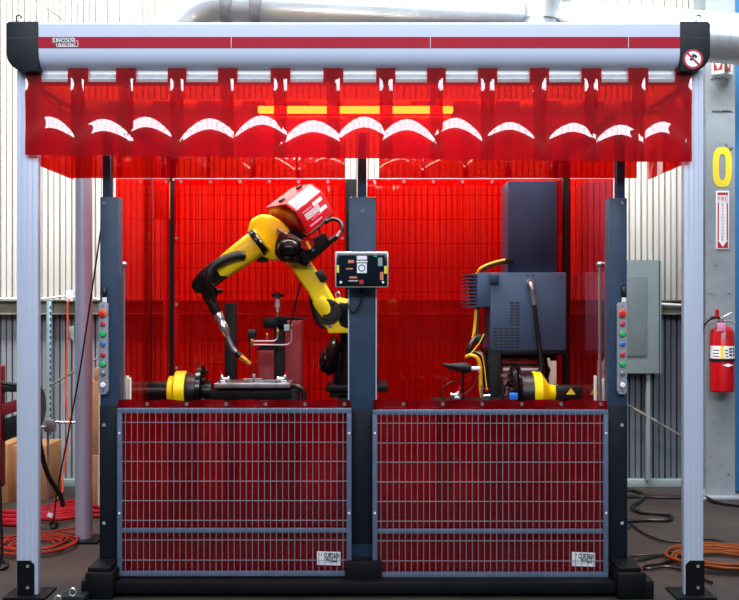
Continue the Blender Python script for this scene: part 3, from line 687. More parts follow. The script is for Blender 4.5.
# ------------------------------------------------------------------ welding robot
DR = 6.1; k_ = F/DR
def R(v): return v/k_
rb = thing('welding_robot', 'yellow six axis welding robot with red wire feeder on its elbow', 'robot', (X(356, DR), DR+0.05, 0.095))
mb = MB(); mb.pb(326, 388, 385.5, 392, DR-0.1, 0.4, 0.006); mb.pb(329, 347, 392, 398, DR-0.08, 0.3); mb.br(X(338, DR), X(376, DR), DR-0.08, DR+0.25, 0.095, Z(392, DR), 0.01); part('pedestal', mb, M['dark'], rb)
mb = MB(); mb.cyl(W(356, 386, DR+0.06), W(356, 345, DR+0.06), 0.14, 0.12, 32); mb.pb(335, 378, 352, 384, DR-0.03, 0.2, 0.012); mb.cyl(W(356, 346, DR+0.06), W(356, 333, DR+0.06), 0.1, 0.1, 32); part('base', mb, M['dark'], rb)
mb = MB(); mb.ell(W(331.5, 356, DR-0.03), (R(7.5), 0.11, R(20)), rot=Euler((0, 0.16, 0))); mb.ell(W(326, 360, DR-0.03), (R(7), 0.08, R(13)), rot=Euler((0, 0.1, 0))); part('motor_cover', mb, M['gloss'], rb, 'glossy black rounded motor cover')
mb = MB(); mb.pp([(334, 299), (340, 297.5), (352, 300), (372, 302), (374, 333), (328, 333.5), (327, 327), (330.5, 326), (333, 316), (332, 306)], DR-0.04, 0.2, 0.008); tr_ = part('turret', mb, M['yel'], rb, 'yellow turret casting')
mb = MB(); mb.pp([(336.5, 308), (340, 302), (349, 304), (351, 330), (341, 326), (337, 318)], DR-0.046, 0.02, 0.002); part('motor_recess', mb, M['gloss'], tr_)
mb = MB(); mb.tube([W(337, 297.5, DR-0.02), W(336, 294, DR-0.02), W(338, 292, DR-0.02), W(340, 294, DR-0.02), W(339.5, 298, DR-0.02)], 0.004, n=8); mb.cyl(W(330, 326, DR-0.045), W(330, 326, DR-0.03), 0.012, n=12); part('eye_bolt', mb, M['chrome'], tr_)
# lower arm
up = Vector((0, 1, 0)); mb = MB()
pts = [(334, 326, 8), (331, 317, 10.5), (324, 301, 10.2), (316.5, 287, 9.9), (306, 272, 9.8), (297, 259, 10), (283, 247, 11), (268, 237, 12)]
mb.loft([(W(x, y, DR+0.02), R(r), 0.055+0.0012*r) for x, y, r in pts], 32, 6.0); la = part('lower_arm', mb, M['yel'], rb)
mb = MB(); mb.cyl(W(328.5, 312, DR-0.055), W(328.5, 312, DR+0.1), 0.075, n=28); mb.lathe(W(330.5, 312, DR-0.06), W(330.5, 312, DR-0.045), [(0, 0.05), (1, 0.062)], 20); part('shoulder_joint', mb, M['blk'], rb)
mb = MB(); mb.loft([(W(331, 322, DR-0.01), R(6), 0.04), (W(324, 308, DR-0.01), R(8), 0.06), (W(318, 299, DR-0.01), R(7), 0.055)], 20, 4); part('arm_boss', mb, M['yel'], la)
mb = MB(); mb.box(W(321.5, 275.5, DR-0.035), (R(8), 0.06, R(11)), Euler((0, -0.55, 0)), 0.004); mb.box(W(325, 279, DR-0.04), (R(4), 0.04, R(5)), Euler((0, -0.55, 0)), 0.003); mb.box(W(333, 303, DR-0.04), (R(5), 0.04, R(4)), Euler((0, 0.6, 0)), 0.003); part('sensor_box', mb, M['blk'], la)
mb = MB(); mb.tube([W(305, 262, DR+0.11), W(311, 285, DR+0.12), W(313, 308, DR+0.12), W(320, 324, DR+0.12), W(334, 328, DR+0.1)], 0.016, n=10); mb.tube([W(314, 290, DR+0.09), W(316, 305, DR+0.1), W(323, 318, DR+0.1), W(334, 322, DR+0.08)], 0.012, n=10); mb.tube([W(301, 282, DR+0.12), W(297, 297, DR+0.13), W(292, 318, DR+0.13), W(288, 332, DR+0.13)], 0.006, n=8); part('cable_bundle', mb, M['blk'], rb)
# elbow housing
mb = MB(); mb.pp([(250, 219.5), (260.5, 213.5), (272, 215), (283, 222), (291, 231.5), (289, 246), (285, 258), (271, 260.5), (260, 256), (250, 247), (246.5, 234)], DR-0.12, 0.24, 0.022); eh = part('elbow_housing', mb, M['yel'], rb)
mb = MB(); mb.lathe(W(268, 257, DR-0.08), W(257, 259, DR-0.08), [(0, 0.03), (0.7, 0.026), (1, 0.018)], 20); part('elbow_boss', mb, M['gloss'], eh)
mb = MB(); mb.loft([(W(277, 229, DR-0.13), 0.01, 0.02), (W(288, 235, DR-0.13), 0.012, 0.02), (W(293, 238, DR-0.13), 0.008, 0.02)], 12, 3); part('chrome_ring', mb, M['chrome'], eh)
mb = MB(); mb.pp([(279, 233), (291, 232), (303, 241), (304, 256), (297, 263), (281, 261.5), (274.5, 254), (275, 243)], DR-0.15, 0.27, 0.012); mb.ell(W(289, 249, DR-0.15), (R(12), 0.05, R(11))); part('wrist_motor_housing', mb, M['gloss'], rb, 'black motor housing behind the elbow')
mb = MB(); mb.pp([(300, 252), (309, 240), (325, 232.5), (330.5, 243), (313, 259), (303, 263)], DR-0.16, 0.14, 0.004); mb.pp([(289, 226), (309, 236), (306, 246), (292, 242)], DR-0.12, 0.2, 0.004); mb.box(W(304, 262, DR-0.08), (R(8), 0.06, R(7)), Euler((0, 0.5, 0)), 0.004); part('feeder_bracket', mb, M['dark'], rb, 'black bracket carrying the feeder')
mb = MB(); mb.cyl(W(307.5, 243.5, DR-0.175), W(307.5, 243.5, DR-0.15), R(6.5), n=24); dk = part('red_disc', mb, M['red'], rb, 'red disc with yellow mark')
mb = MB(); mb.box(W(308.5, 245, DR-0.177), (R(2.6), 0.003, R(8)), Euler((0, -0.45, 0))); part('yellow_mark', mb, M['yelsign'], dk)
mb = MB(); mb.cyl(W(302.5, 247, DR-0.175), W(302.5, 247, DR-0.15), 0.008, n=12); mb.cyl(W(313, 250, DR-0.175), W(313, 250, DR-0.15), 0.009, n=12); part('fitting', mb, M['blue'], rb)
# forearm
ax0, ax1 = (259, 242), (213, 273)
mb = MB(); mb.loft([(W(262, 240, DR-0.10), R(12.5), 0.085), (W(252, 247, DR-0.11), R(13), 0.085), (W(238, 257, DR-0.12), R(12), 0.078), (W(226, 266, DR-0.13), R(10.8), 0.07), (W(218, 272, DR-0.135), R(9.5), 0.06)], 28, 3.0); fa = part('forearm', mb, M['yel'], rb)
mb = MB(); c = W(257.5, 243, DR-0.105); a = (W(238, 257, DR-0.12)-W(262, 240, DR-0.10)).normalized()
mb.loft([(c-a*0.02, R(13.6), 0.09), (c-a*0.012, R(14.4), 0.096), (c+a*0.008, R(14.4), 0.096), (c+a*0.014, R(13.4), 0.09)], 28, 2.6); part('joint_ring', mb, M['gloss'], rb, 'black ring round the forearm root')
mb = MB(); mb.loft([(W(224, 267, DR-0.13), R(10.5), 0.062), (W(214, 274, DR-0.135), R(10.8), 0.06), (W(205, 281, DR-0.14), R(10.5), 0.055), (W(199, 286, DR-0.14), R(8.5), 0.05), (W(194, 289, DR-0.14), R(5), 0.035)], 24, 3.4)
mb.cyl(W(203, 285, DR-0.22), W(203, 285, DR-0.06), R(8.5), n=24); mb.box(W(219, 291, DR-0.14), (R(7), 0.05, R(5)), Euler((0, 0.3, 0)), 0.004); mb.cyl(W(207, 287, DR-0.14), W(211, 298, DR-0.14), R(7.5), n=20); part('wrist', mb, M['gloss'], rb, 'black wrist')
mb = MB(); mb.tube([W(244, 256, DR-0.19), W(236, 256, DR-0.215), W(224, 260, DR-0.225), W(213, 267, DR-0.23), W(208.5, 278, DR-0.23), W(208.5, 292, DR-0.2), W(212, 302, DR-0.15)], R(4.6), n=14); part('torch_conduit', mb, M['blk'], rb)
# torch
mb = MB(); mb.lathe(W(209, 296, DR-0.14), W(218, 315, DR-0.14), [(0, R(6.5)), (0.2, R(6.8)), (0.25, R(5.6)), (0.9, R(5.2)), (1, R(4.4))], 20); to = part('torch_body', mb, M['blk'], rb)
mb = MB(); mb.lathe(W(217, 312, DR-0.14), W(227.5, 336, DR-0.14), [(0, R(4.6)), (0.05, R(5)), (0.3, R(5)), (0.34, R(4.2)), (0.5, R(4.2)), (0.55, R(4.9)), (0.8, R(4.3)), (0.85, R(3.6)), (1, R(2.9))], 20); part('torch_sleeve', mb, M['chrome'], to, 'chrome torch sleeve')
mb = MB(); mb.tube([W(227, 335, DR-0.14), W(230, 343, DR-0.14), W(234, 350, DR-0.14), W(240, 356, DR-0.14)], R(2.6), n=12); part('gooseneck', mb, M['steel'], to)
mb = MB(); mb.cyl(W(236, 352, DR-0.14), W(241, 357, DR-0.14), R(3.0), n=14); part('gas_collar', mb, M['blk'], to)
mb = MB(); mb.cyl(W(240.5, 356.5, DR-0.14), W(250, 364, DR-0.14), R(3.1), R(2.1), n=14); part('nozzle', mb, M['brass'], to)
mb = MB(); mb.tube([W(249, 363, DR-0.14), W(252, 369, DR-0.14), W(254.5, 376, DR-0.13), W(255.5, 383, DR-0.11)], 0.005, n=8); part('welding_wire', mb, M['blk'], to)
# wire feeder: pentagonal prism leaning to the upper right and away
e = Vector((0.50, 0.62, 0.48)).normalized()
base0 = W(285, 206, DR-0.16)
def onp(px, py):
    p = W(px, py, DR-0.16); q = p-base0; dy = -(q.x*e.x+q.z*e.z)/e.y
    p = W(px, py, DR-0.16+dy); return p
pent = [onp(265.5, 207.5), onp(285, 204), onp(295.5, 211.5), onp(308, 234), onp(287, 231), onp(272, 219)]
Lf = 0.27
mb = MB(); mb.prism(pent, e*Lf, 0.004); fd = part('wire_feeder', mb, M['red'], rb, 'red wire feeder box with folded lid')
off = lambda p, q, r: (q-p).cross(r-p).normalized()
def face_frame(p, q):
    u = e; v = (q-p).normalized(); nn = u.cross(v).normalized()
    if nn.y > 0: nn = -nn
    return u, v, nn
u, v, nn = face_frame(pent[1], pent[2])
A = pent[1]; B = pent[2]
mb = MB(); 
q0 = A.lerp(B, 0.06)+nn*0.0015; q1 = A.lerp(B, 0.94)+nn*0.0015
mb.add([q0+e*0.02, q1+e*0.02, q1+e*(Lf-0.02), q0+e*(Lf-0.02)], [[0, 1, 2, 3]]); lbp = part('label_panel', mb, M['white'], fd, 'white label along the folded lid')
mb = MB(); mb.add([q0.lerp(q1, 0.3)+nn*0.001+e*0.03, q0.lerp(q1, 0.9)+nn*0.001+e*0.03, q0.lerp(q1, 0.9)+nn*0.001+e*0.07, q0.lerp(q1, 0.3)+nn*0.001+e*0.07], [[0, 1, 2, 3]]); part('printed_block', mb, M['btnbox'], lbp)
# logo side
A = pent[2]; B = pent[3]; u, v, nn = face_frame(A, B); ctr = A.lerp(B, 0.44)+e*Lf*0.5
def upv(v): return -v if v.z < 0 else v
uv = upv(v)
mb = MB()
def rect(mb, c, w, h, o): 
    mb.add([c-u*w/2-uv*h/2+nn*o, c+u*w/2-uv*h/2+nn*o, c+u*w/2+uv*h/2+nn*o, c-u*w/2+uv*h/2+nn*o], [[0, 1, 2, 3]])
rect(mb, ctr-u*0.02, 0.14, 0.034, 0.002); rect(mb, ctr+u*0.055+uv*0.035, 0.09, 0.022, 0.002); rect(mb, ctr+u*0.07-uv*0.02, 0.07, 0.022, 0.002); lg2 = part('logo_plate', mb, M['white'], fd)
mb = MB(); rect(mb, ctr-u*0.02, 0.134, 0.028, 0.003); part('logo_field', mb, M['btnbox'], lg2)
mb = MB(); uu = u if u.x > 0 else -u; sgn = nn.dot(uu.cross(uv))
mb.text('LINCOLN', ctr-u*0.02+nn*0.004, uu, uv, 0.12, 0.018, 0.0); part('logo_lettering', mb, M['white'], lg2)
mb = MB(); mb.text('ELECTRIC', ctr-uv*0.032+nn*0.003, uu, uv, 0.11, 0.016, 0.0)
rect(mb, ctr-u*0.03-uv*0.058, 0.12, 0.010, 0.002); rect(mb, ctr-u*0.05+uv*0.033, 0.09, 0.008, 0.002); part('small_lettering', mb, M['pink'], fd)
# latches on the top face
u, v, nn = face_frame(pent[0], pent[1]); nn = nn if nn.z > 0 else -nn
mb = MB()
for f_, g2 in ((0.30, 0.22), (0.30, 0.86)):
    c = pent[0].lerp(pent[1], 0.55)+e*Lf*g2
    rm = Matrix((e, v, nn)).transposed().to_4x4(); mb.box(c+nn*0.006, (0.036, 0.026, 0.012), rm, 0.002)
part('latch', mb, M['blk'], fd)
mb = MB(); mb.tube([W(309, 235, DR-0.13), W(320, 226, DR-0.07), W(329.5, 216, DR-0.0)], 0.008, n=6, smooth=False); mb.tube([W(318, 227, DR-0.08), W(319.5, 233, DR-0.08), W(318, 238, DR-0.1)], 0.006, n=6); part('feeder_edge_bar', mb, M['dark'], rb)
mb = MB(); mb.tube([W(326, 222, DR-0.08), W(333, 219, DR-0.09), W(340, 222, DR-0.1), W(342.5, 229, DR-0.12), W(338, 236, DR-0.13), W(331, 240, DR-0.13)], 0.0115, n=10); part('feeder_hose', mb, M['blk'], rb)
mb = MB(); mb.cyl(W(341, 232, DR-0.125), W(337, 237, DR-0.13), 0.014, n=12); part('hose_clamp', mb, M['chrome'], rb)
mb = MB(); mb.cyl(W(336, 237.5, DR-0.13), W(329, 242, DR-0.13), 0.019, n=12); mb.cyl(W(325, 221, DR-0.08), W(328, 222, DR-0.08), 0.016, n=12); part('hose_connector', mb, M['blk'], rb)

# ------------------------------------------------------------------ positioners and tables
DT = 6.0; kt = F/DT
def positioner(cx, sgn, lab, ay, dims):
    """axis along x; sgn +1: flange faces right"""
    p = thing('headstock_positioner', lab, 'positioner', (X(cx, DT), DT, 0.095))
    P = lambda px: W(px, ay, DT)
    return p, P
p, P = positioner(178, 1, 'yellow and black headstock positioner at the left end of the cell', 391, None)
mb = MB(); mb.cyl(P(145.5), P(172), 9.5/kt, n=24); mb.cyl(P(145), P(146.5), 7.5/kt, n=24); mb.box(P(160)+Vector((0, 0, 0.02)), (0.13, 0.1, 0.07), None, 0.006); part('motor', mb, M['blk'], p)
mb = MB(); mb.lathe(P(169), P(187), [(0, 14/kt), (0.05, 15/kt), (0.3, 15.5/kt), (0.36, 19/kt), (0.45, 20.3/kt), (0.95, 20.3/kt), (1, 19.5/kt)], 32); part('gearbox', mb, M['yel'], p, 'yellow gearbox')
mb = MB(); mb.lathe(P(187), P(199), [(0, 18/kt), (0.1, 18.5/kt), (0.9, 17.5/kt), (1, 16/kt)], 32); part('barrel', mb, M['blk'], p)
mb = MB(); mb.lathe(P(198), P(204), [(0, 24/kt), (0.15, 26/kt), (0.85, 26/kt), (1, 24.5/kt)], 36); part('flange', mb, M['steel'] if False else M['gloss'], p)
mb = MB(); 
for a in range(6):
    t = a*PI/3+0.4; mb.box(P(206.2)+Vector((0, math.cos(t)*0.115, math.sin(t)*0.115)), (0.022, 0.024, 0.024), None, 0.003)
mb.cyl(P(203.5), P(212), 0.05, n=20); part('clamp_lug', mb, M['blk'], p)
mb = MB(); mb.br(X(172, DT), X(197, DT), DT-0.12, DT+0.12, 0.095, Z(402, DT), 0.01); mb.br(X(166, DT), X(203, DT), DT-0.16, DT+0.16, 0.095, 0.115, 0.003); part('stand', mb, M['dark'], p)
p, P = positioner(540, -1, 'yellow and black headstock positioner below the grey cabinet', 393, None)
mb = MB(); mb.pb(556, 583, 386, 400, DT-0.05, 0.12, 0.004); mo = part('motor', mb, M['blk'], p)
mb = MB(); mb.prism([W(566.5, 394.5, DT-0.0525), W(575.5, 394.5, DT-0.0525), W(571, 388, DT-0.0525)], (0, 0.003, 0)); part('warning_triangle', mb, M['yelsign'], mo, 'yellow warning triangle')
mb = MB(); mb.lathe(P(557), P(532), [(0, 8/kt), (0.28, 8.6/kt), (0.36, 10/kt), (0.6, 19/kt), (0.68, 21/kt), (0.97, 22/kt), (1, 21/kt)], 32); part('gearbox', mb, M['yel'], p, 'yellow gearbox')
mb = MB(); mb.lathe(P(533), P(519), [(0, 20/kt), (0.9, 20/kt), (1, 18/kt)], 32); part('barrel', mb, M['blk'], p)
mb = MB(); mb.lathe(P(519), P(511), [(0, 28/kt), (0.4, 29/kt), (0.45, 27/kt), (0.6, 28.5/kt), (1, 26/kt)], 36); part('flange', mb, M['gloss'], p)
mb = MB(); mb.pb(509.8, 518, 393, 400, DT-0.17, 0.03, 0.003); part('blue_motor_tag', mb, M['blue'], p)
mb = MB()
for a in range(5):
    t = a*PI/2.5+0.4; mb.box(P(509)+Vector((0, math.cos(t)*0.12, math.sin(t)*0.11)), (0.02, 0.024, 0.024), None, 0.003)
mb.tube([W(509, 380, DT-0.1), W(505, 384, DT-0.12), W(503, 392, DT-0.12), W(501, 400, DT-0.12)], 0.012, n=8); part('clamp_lug', mb, M['blk'], p)
mb = MB(); mb.br(X(521, DT), X(545, DT), DT-0.12, DT+0.12, 0.095, Z(404, DT), 0.01); mb.br(X(515, DT), X(552, DT), DT-0.14, DT+0.14, 0.095, 0.115, 0.003); part('stand', mb, M['dark'], p)
# left fixture table
t = thing('fixture_table', 'flat steel welding table under the robot torch', 'table', (X(252, DT), DT, 0.095))
mb = MB(); mb.prism([W(214, 388, DT-0.16), W(290, 388, DT-0.16), W(290, 383.5, DT-0.16), W(214, 383.5, DT-0.16)], (0, 0.3, 0), 0.002); part('tabletop', mb, M['steel'], t)
mb = MB(); mb.br(X(212, DT), X(292, DT), DT-0.12, DT+0.1, Z(398, DT), Z(388.3, DT), 0.004); mb.br(X(285, DT), X(299, DT), DT-0.1, DT+0.1, 0.095, Z(389, DT), 0.005); part('table_frame', mb, M['dark'], t)
mb = MB(); mb.tube([W(288, 386, DT-0.1), W(297, 386.5, DT-0.14), W(303, 391, DT-0.14), W(304, 400, DT-0.14)], 0.015, n=10); part('hose', mb, M['blk'], t)
def clamp(px, py, d, lab, s=1):
    c = thing('toggle_clamp', lab, 'clamp', W(px, py, d), 'toggle clamps on the fixture tables')
    mb = MB(); mb.box(W(px, py-1.2, d), (0.035, 0.04, 0.014), None, 0.002); mb.loft([(W(px, py-1, d), 0.018, 0.012), (W(px-1*s, py-5, d), 0.013, 0.012), (W(px-1.5*s, py-8, d), 0.007, 0.008)], 12, 3); part('clamp_body', mb, M['chrome'], c)
    mb = MB(); mb.cyl(W(px, py-4, d-0.005), W(px+6*s, py-4, d-0.005), 0.010, n=12); mb.cyl(W(px+5*s, py-4, d-0.005), W(px+6.5*s, py-4, d-0.005), 0.017, n=12); part('plunger', mb, M['chrome'], c)
    mb = MB(); mb.cyl(W(px-1.5*s, py-7, d), W(px-3*s, py-13, d), 0.009, 0.007, n=12); part('handle', mb, M['red'], c, 'red handle')
clamp(223, 382.8, DT-0.06, 'silver toggle clamp with red handle at the left of the steel table'); clamp(284, 382.8, DT-0.06, 'silver toggle clamp with red handle below the torch cleaner', -1)
mb = MB()
for (x0, x1, y0, y1) in ((249, 272, 380.6, 383.4), (252.5, 255, 374, 383), (243, 262, 378.6, 380.2), (263, 276, 380, 381.6)): mb.pb(x0, x1, y0, y1, DT-0.06, 0.04, 0.001)
solo('weld_coupon_fixture', mb, M['steel'], 'small steel workpiece under the torch tip on the table', 'workpiece')
# right table with clamp and holder arm
mb = MB(); mb.br(X(432, DT), X(506, DT), DT-0.15, DT+0.12, Z(403, DT), Z(399, DT), 0.002); mb.br(X(436, DT), X(450, DT), DT-0.08, DT+0.08, 0.095, Z(403, DT), 0.004); mb.br(X(494, DT), X(506, DT), DT-0.08, DT+0.08, 0.095, Z(403, DT), 0.004)
solo('low_fixture_table', mb, M['dark'], 'low black table behind the right guard panel', 'table')
clamp(457, 399, DT-0.06, 'silver toggle clamp with red handle at the left of the right table', -1)
ch = thing('welding_gun', 'black hand held welding gun with silver barrel resting on a holder', 'welding gun', W(470, 398.5, DT+0.05))
mb = MB(); mb.loft([(W(443, 364.5, DT), 0.008, 0.008), (W(450, 366, DT), 0.014, 0.014), (W(458, 367, DT), 0.028, 0.024), (W(466, 368, DT), 0.032, 0.026), (W(471, 368.5, DT), 0.02, 0.02)], 16, 3); mb.cyl(W(450, 366, DT), W(449, 371, DT), 0.008, n=8); part('grip', mb, M['blk'], ch)
mb = MB(); mb.cyl(W(470, 368.5, DT), W(480, 368.5, DT), 0.013, n=14); part('barrel', mb, M['white'], ch)
mb = MB(); mb.cyl(W(463, 369, DT+0.01), W(463, 399, DT+0.01), 0.007, n=8); part('holder', mb, M['dark'], ch)
mb = MB(); mb.tube([W(461, 381, DT), W(454, 381, DT), W(446, 385, DT), W(441, 392, DT), W(443, 399, DT)], 0.004, n=6); mb.tube([W(479, 373, DT), W(474, 385, DT), W(466, 393, DT), W(458, 396, DT)], 0.0035, n=6); part('lead', mb, M['blk'], ch)

# ------------------------------------------------------------------ torch cleaning station
DC = 6.3; kc = F/DC
tcn = thing('torch_cleaning_station', 'black torch cleaning station with sprayer cup and brass pipes', 'torch cleaner', (X(279, DC), DC, 0.095))
mb = MB(); mb.br(X(274, DC), X(284.5, DC), DC, DC+0.06, 0.095, Z(316, DC), 0.003); mb.br(X(268, DC), X(290, DC), DC-0.06, DC+0.12, 0.095, 0.11); part('post', mb, M['dark'], tcn)
mb = MB(); mb.pb(263, 278, 318, 328.5, DC-0.06, 0.09, 0.006); mb.pb(277, 286, 317, 326, DC-0.05, 0.1, 0.003); mb.pp([(276, 317), (307, 318.5), (300, 320.5), (276, 320.5)], DC-0.06, 0.16); mb.pp([(255, 350.5), (260, 346), (276, 345), (276, 350.5)], DC-0.04, 0.12); part('head_block', mb, M['dark'], tcn)
mb = MB(); mb.lathe(W(277.5, 313, DC-0.03), W(277.5, 297, DC-0.03), [(0, 0.006), (0.3, 0.008), (0.35, 0.014), (1, 0.014)], 16); part('glass_cup', mb, M['cream'], tcn, 'pale tubular oil cup')
mb = MB(); mb.cyl(W(277.5, 297, DC-0.03), W(277.5, 293.8, DC-0.03), 0.041, n=24); mb.cyl(W(277.5, 293.8, DC-0.03), W(277.5, 292, DC-0.03), 0.01, n=12); part('cup_lid', mb, M['blk'], tcn)
mb = MB(); mb.pb(247.5, 255.5, 329.5, 338.5, DC-0.08, 0.07, 0.003); mb.cyl(W(249.5, 338, DC-0.05), W(249.5, 360, DC-0.05), 0.005, n=8); part('nozzle_block', mb, M['blk'], tcn)
mb = MB(); mb.tube([W(252, 341, DC-0.06), W(268, 341, DC-0.06), W(275, 340.5, DC-0.06), W(277.5, 337, DC-0.06), W(277.5, 328, DC-0.06)], 0.005, n=8); mb.tube([W(252, 344.5, DC-0.06), W(283, 344.8, DC-0.06), W(289, 343.5, DC-0.06), W(291.5, 339, DC-0.06), W(291.5, 328, DC-0.06)], 0.005, n=8); part('pipe', mb, M['silver'], tcn)
mb = MB(); mb.pb(250.5, 253.5, 339, 346, DC-0.07, 0.025, 0.002); mb.pb(276.3, 278.9, 330, 334.5, DC-0.07, 0.02, 0.002); mb.pb(290, 292.5, 324, 328.5, DC-0.07, 0.02, 0.002); mb.pb(266, 268, 333, 339, DC-0.05, 0.02, 0.002); mb.cyl(W(277.5, 317, DC-0.04), W(277.5, 312, DC-0.04), 0.008, n=10); part('fitting', mb, M['brass'], tcn)
mb = MB(); mb.pb(284, 289.5, 324.5, 331, DC-0.08, 0.04, 0.003); part('regulator', mb, mat('pale_blue_plastic', RGB(170, 205, 215), 0.4), tcn, 'pale blue regulator')
mb = MB(); mb.pb(276.5, 285, 377, 380.5, DC-0.05, 0.04, 0.002); part('valve', mb, M['white'], tcn)
mb = MB(); mb.br(X(258, 6.5), X(275, 6.5), 6.5, 6.72, 0.095, Z(351, 6.5), 0.004); mb.br(X(275.2, 6.5), X(301, 6.5), 6.5, 6.72, 0.095, Z(321, 6.5), 0.004); solo('stepped_cabinet', mb, M['dred'], 'dark red stepped steel cabinet behind the torch cleaner', 'cabinet')
mb = MB(); mb.br(X(224.5, 6.4), X(235.5, 6.4), 6.4, 6.47, 0.095, Z(303, 6.4), 0.003); mb.br(X(220, 6.4), X(240, 6.4), 6.37, 6.5, 0.095, 0.105); solo('support_post', mb, M['dark'], 'short black square post between the left headstock and torch', 'post')

# ------------------------------------------------------------------ right side cabinets
DK = 6.15
cb = thing('control_cabinet', 'grey ventilated control cabinet with round cable entry on a black stand', 'cabinet', (X(526, DK), DK+0.2, 0.095))
mb = MB(); mb.pb(490.5, 566, 272.5, 350, DK, 0.42, 0.004); bd = part('body', mb, M['grey'], cb)
mb = MB(); mb.pb(477, 490.3, 272.5, 307, DK+0.01, 0.38, 0.004); part('heat_sink_housing', mb, M['grey'], cb)
mb = MB()
for k in range(10): zz = Z(275+k*3.5, DK); mb.br(X(466.5, DK), X(477.3, DK), DK+0.01, DK+0.36, zz-0.004, zz+0.004)
mb.br(X(475, DK), X(477.2, DK), DK+0.02, DK+0.35, Z(307, DK), Z(274, DK)); part('cooling_fin', mb, M['grey2'], cb)
mb = MB()
for px in (512, 517.5):
    for k in range(8): mb.pb(px-2.2, px+2.0, 302+k*3.1, 303.5+k*3.1, DK-0.001, 0.004)
for px in (495.5, 501, 506.5, 512, 517.5):
    for k in range(7): mb.pb(px-2.2, px+2.0, 328+k*3.1, 329.5+k*3.1, DK-0.001, 0.004)
part('vent_slots', mb, M['ink'], bd)
mb = MB(); mb.pb(490, 499, 274, 284, DK-0.02, 0.025, 0.003); part('hinge_plate', mb, M['grey2'], bd)
mb = MB()
for px, py in ((492, 276), (497, 276), (492, 282), (528, 275), (533, 275), (561, 276), (562, 346), (520, 340)): mb.cyl(W(px, py, DK-0.022), W(px, py, DK+0.001), 0.004, n=8)
part('screw', mb, M['ink'], bd)
mb = MB(); c = W(530, 282.5, DK); mb.lathe(c+Vector((0, 0.002, 0)), c+Vector((0, -0.04, 0)), [(0, 0.024), (0.4, 0.024), (0.6, 0.02), (1, 0.02)], 20); part('cable_entry', mb, M['chrome'], cb)
mb = MB(); mb.tube([W(530, 283, DK-0.03), W(532, 288, DK-0.05), W(533, 296, DK-0.05), W(534.5, 305, DK-0.05)], 0.014, n=12); part('braided_sleeve', mb, M['steel'], cb)
mb = MB(); mb.tube([W(534.3, 303, DK-0.05), W(536, 320, DK-0.05), W(539, 345, DK-0.05), W(541.5, 366, DK-0.05), W(541, 384, DK-0.03), W(545, 400, DK+0.02)], [0.010, 0.012, 0.014, 0.018, 0.026, 0.028], n=12); part('cable', mb, M['blk'], cb)
mb = MB(); mb.br(X(488, DK), X(501, DK), DK+0.0, DK+0.06, 0.095, Z(350, DK), 0.003); mb.br(X(545, DK), X(566, DK), DK+0.3, DK+0.36, 0.095, Z(350, DK), 0.003); mb.br(X(488, DK), X(566, DK), DK, DK+0.4, Z(355, DK), Z(350.2, DK), 0.002); mb.br(X(488, DK), X(494, DK), DK+0.3, DK+0.36, 0.095, Z(352, DK), 0.003); part('stand', mb, M['dark'], cb)
mb = MB(); mb.pb(508, 557, 181, 272.3, DK+0.1, 0.3, 0.004); tc_ = solo('tall_cabinet', mb, M['grey2'], 'tall plain dark grey cabinet standing above the ventilated control cabinet', 'cabinet')
# red power source under the stand
DW = 6.24
ps = thing('power_source', 'dark red welding power source with white stripe under the grey cabinet', 'power source', (X(525, DW), DW+0.2, 0.095))
mb = MB(); mb.br(X(502, DW), X(544, DW), DW, DW+0.24, 0.095, Z(366, DW), 0.006); bo = part('body', mb, M['dred'], ps)
mb = MB(); mb.pb(503, 543, 368, 370.3, DW-0.003, 0.004); part('white_stripe', mb, M['white'], bo)
mb = MB(); mb.br(X(502, DW), X(544, DW), DW+0.01, DW+0.23, Z(366, DW), Z(356.5, DW), 0.004); part('top_cover', mb, M['blk'], ps)
mb = MB()
for k in range(13): mb.pb(502.5+k*2.7, 504.4+k*2.7, 358.5, 363.5, DW+0.006, 0.005)
part('red_grille', mb, M['red'], ps)
mb = MB(); mb.text('pow', W(505.5, 376, DW-0.001), (1, 0, 0), (0.25, 0, 1), 0.07, 0.024, 0.001); mb.text('LI', W(504.5, 392.5, DW-0.001), (1, 0, 0), (0, 0, 1), 0.03, 0.032, 0.001)
x0, x1, z0, z1 = X(502.3, DW), X(515, DW), Z(398, DW), Z(387.5, DW)
mb.br(x0, x1, DW-0.002, DW, z1-0.004, z1); mb.br(x0, x0+0.004, DW-0.002, DW, z0, z1); part('lettering', mb, M['white'], bo)
mb = MB(); mb.pp([(547.5, 358), (550, 358), (550, 361), (556.5, 361), (556.5, 391), (550, 391), (549, 378), (551, 370), (548.5, 366)], DK-0.04, 0.02, 0.001); mb.br(X(552, DK), X(555, DK), DK-0.04, DK-0.02, 0.095, Z(390, DK)); solo('cream_bracket', mb, M['cream'], 'cream upright bracket right of the black cable', 'bracket')
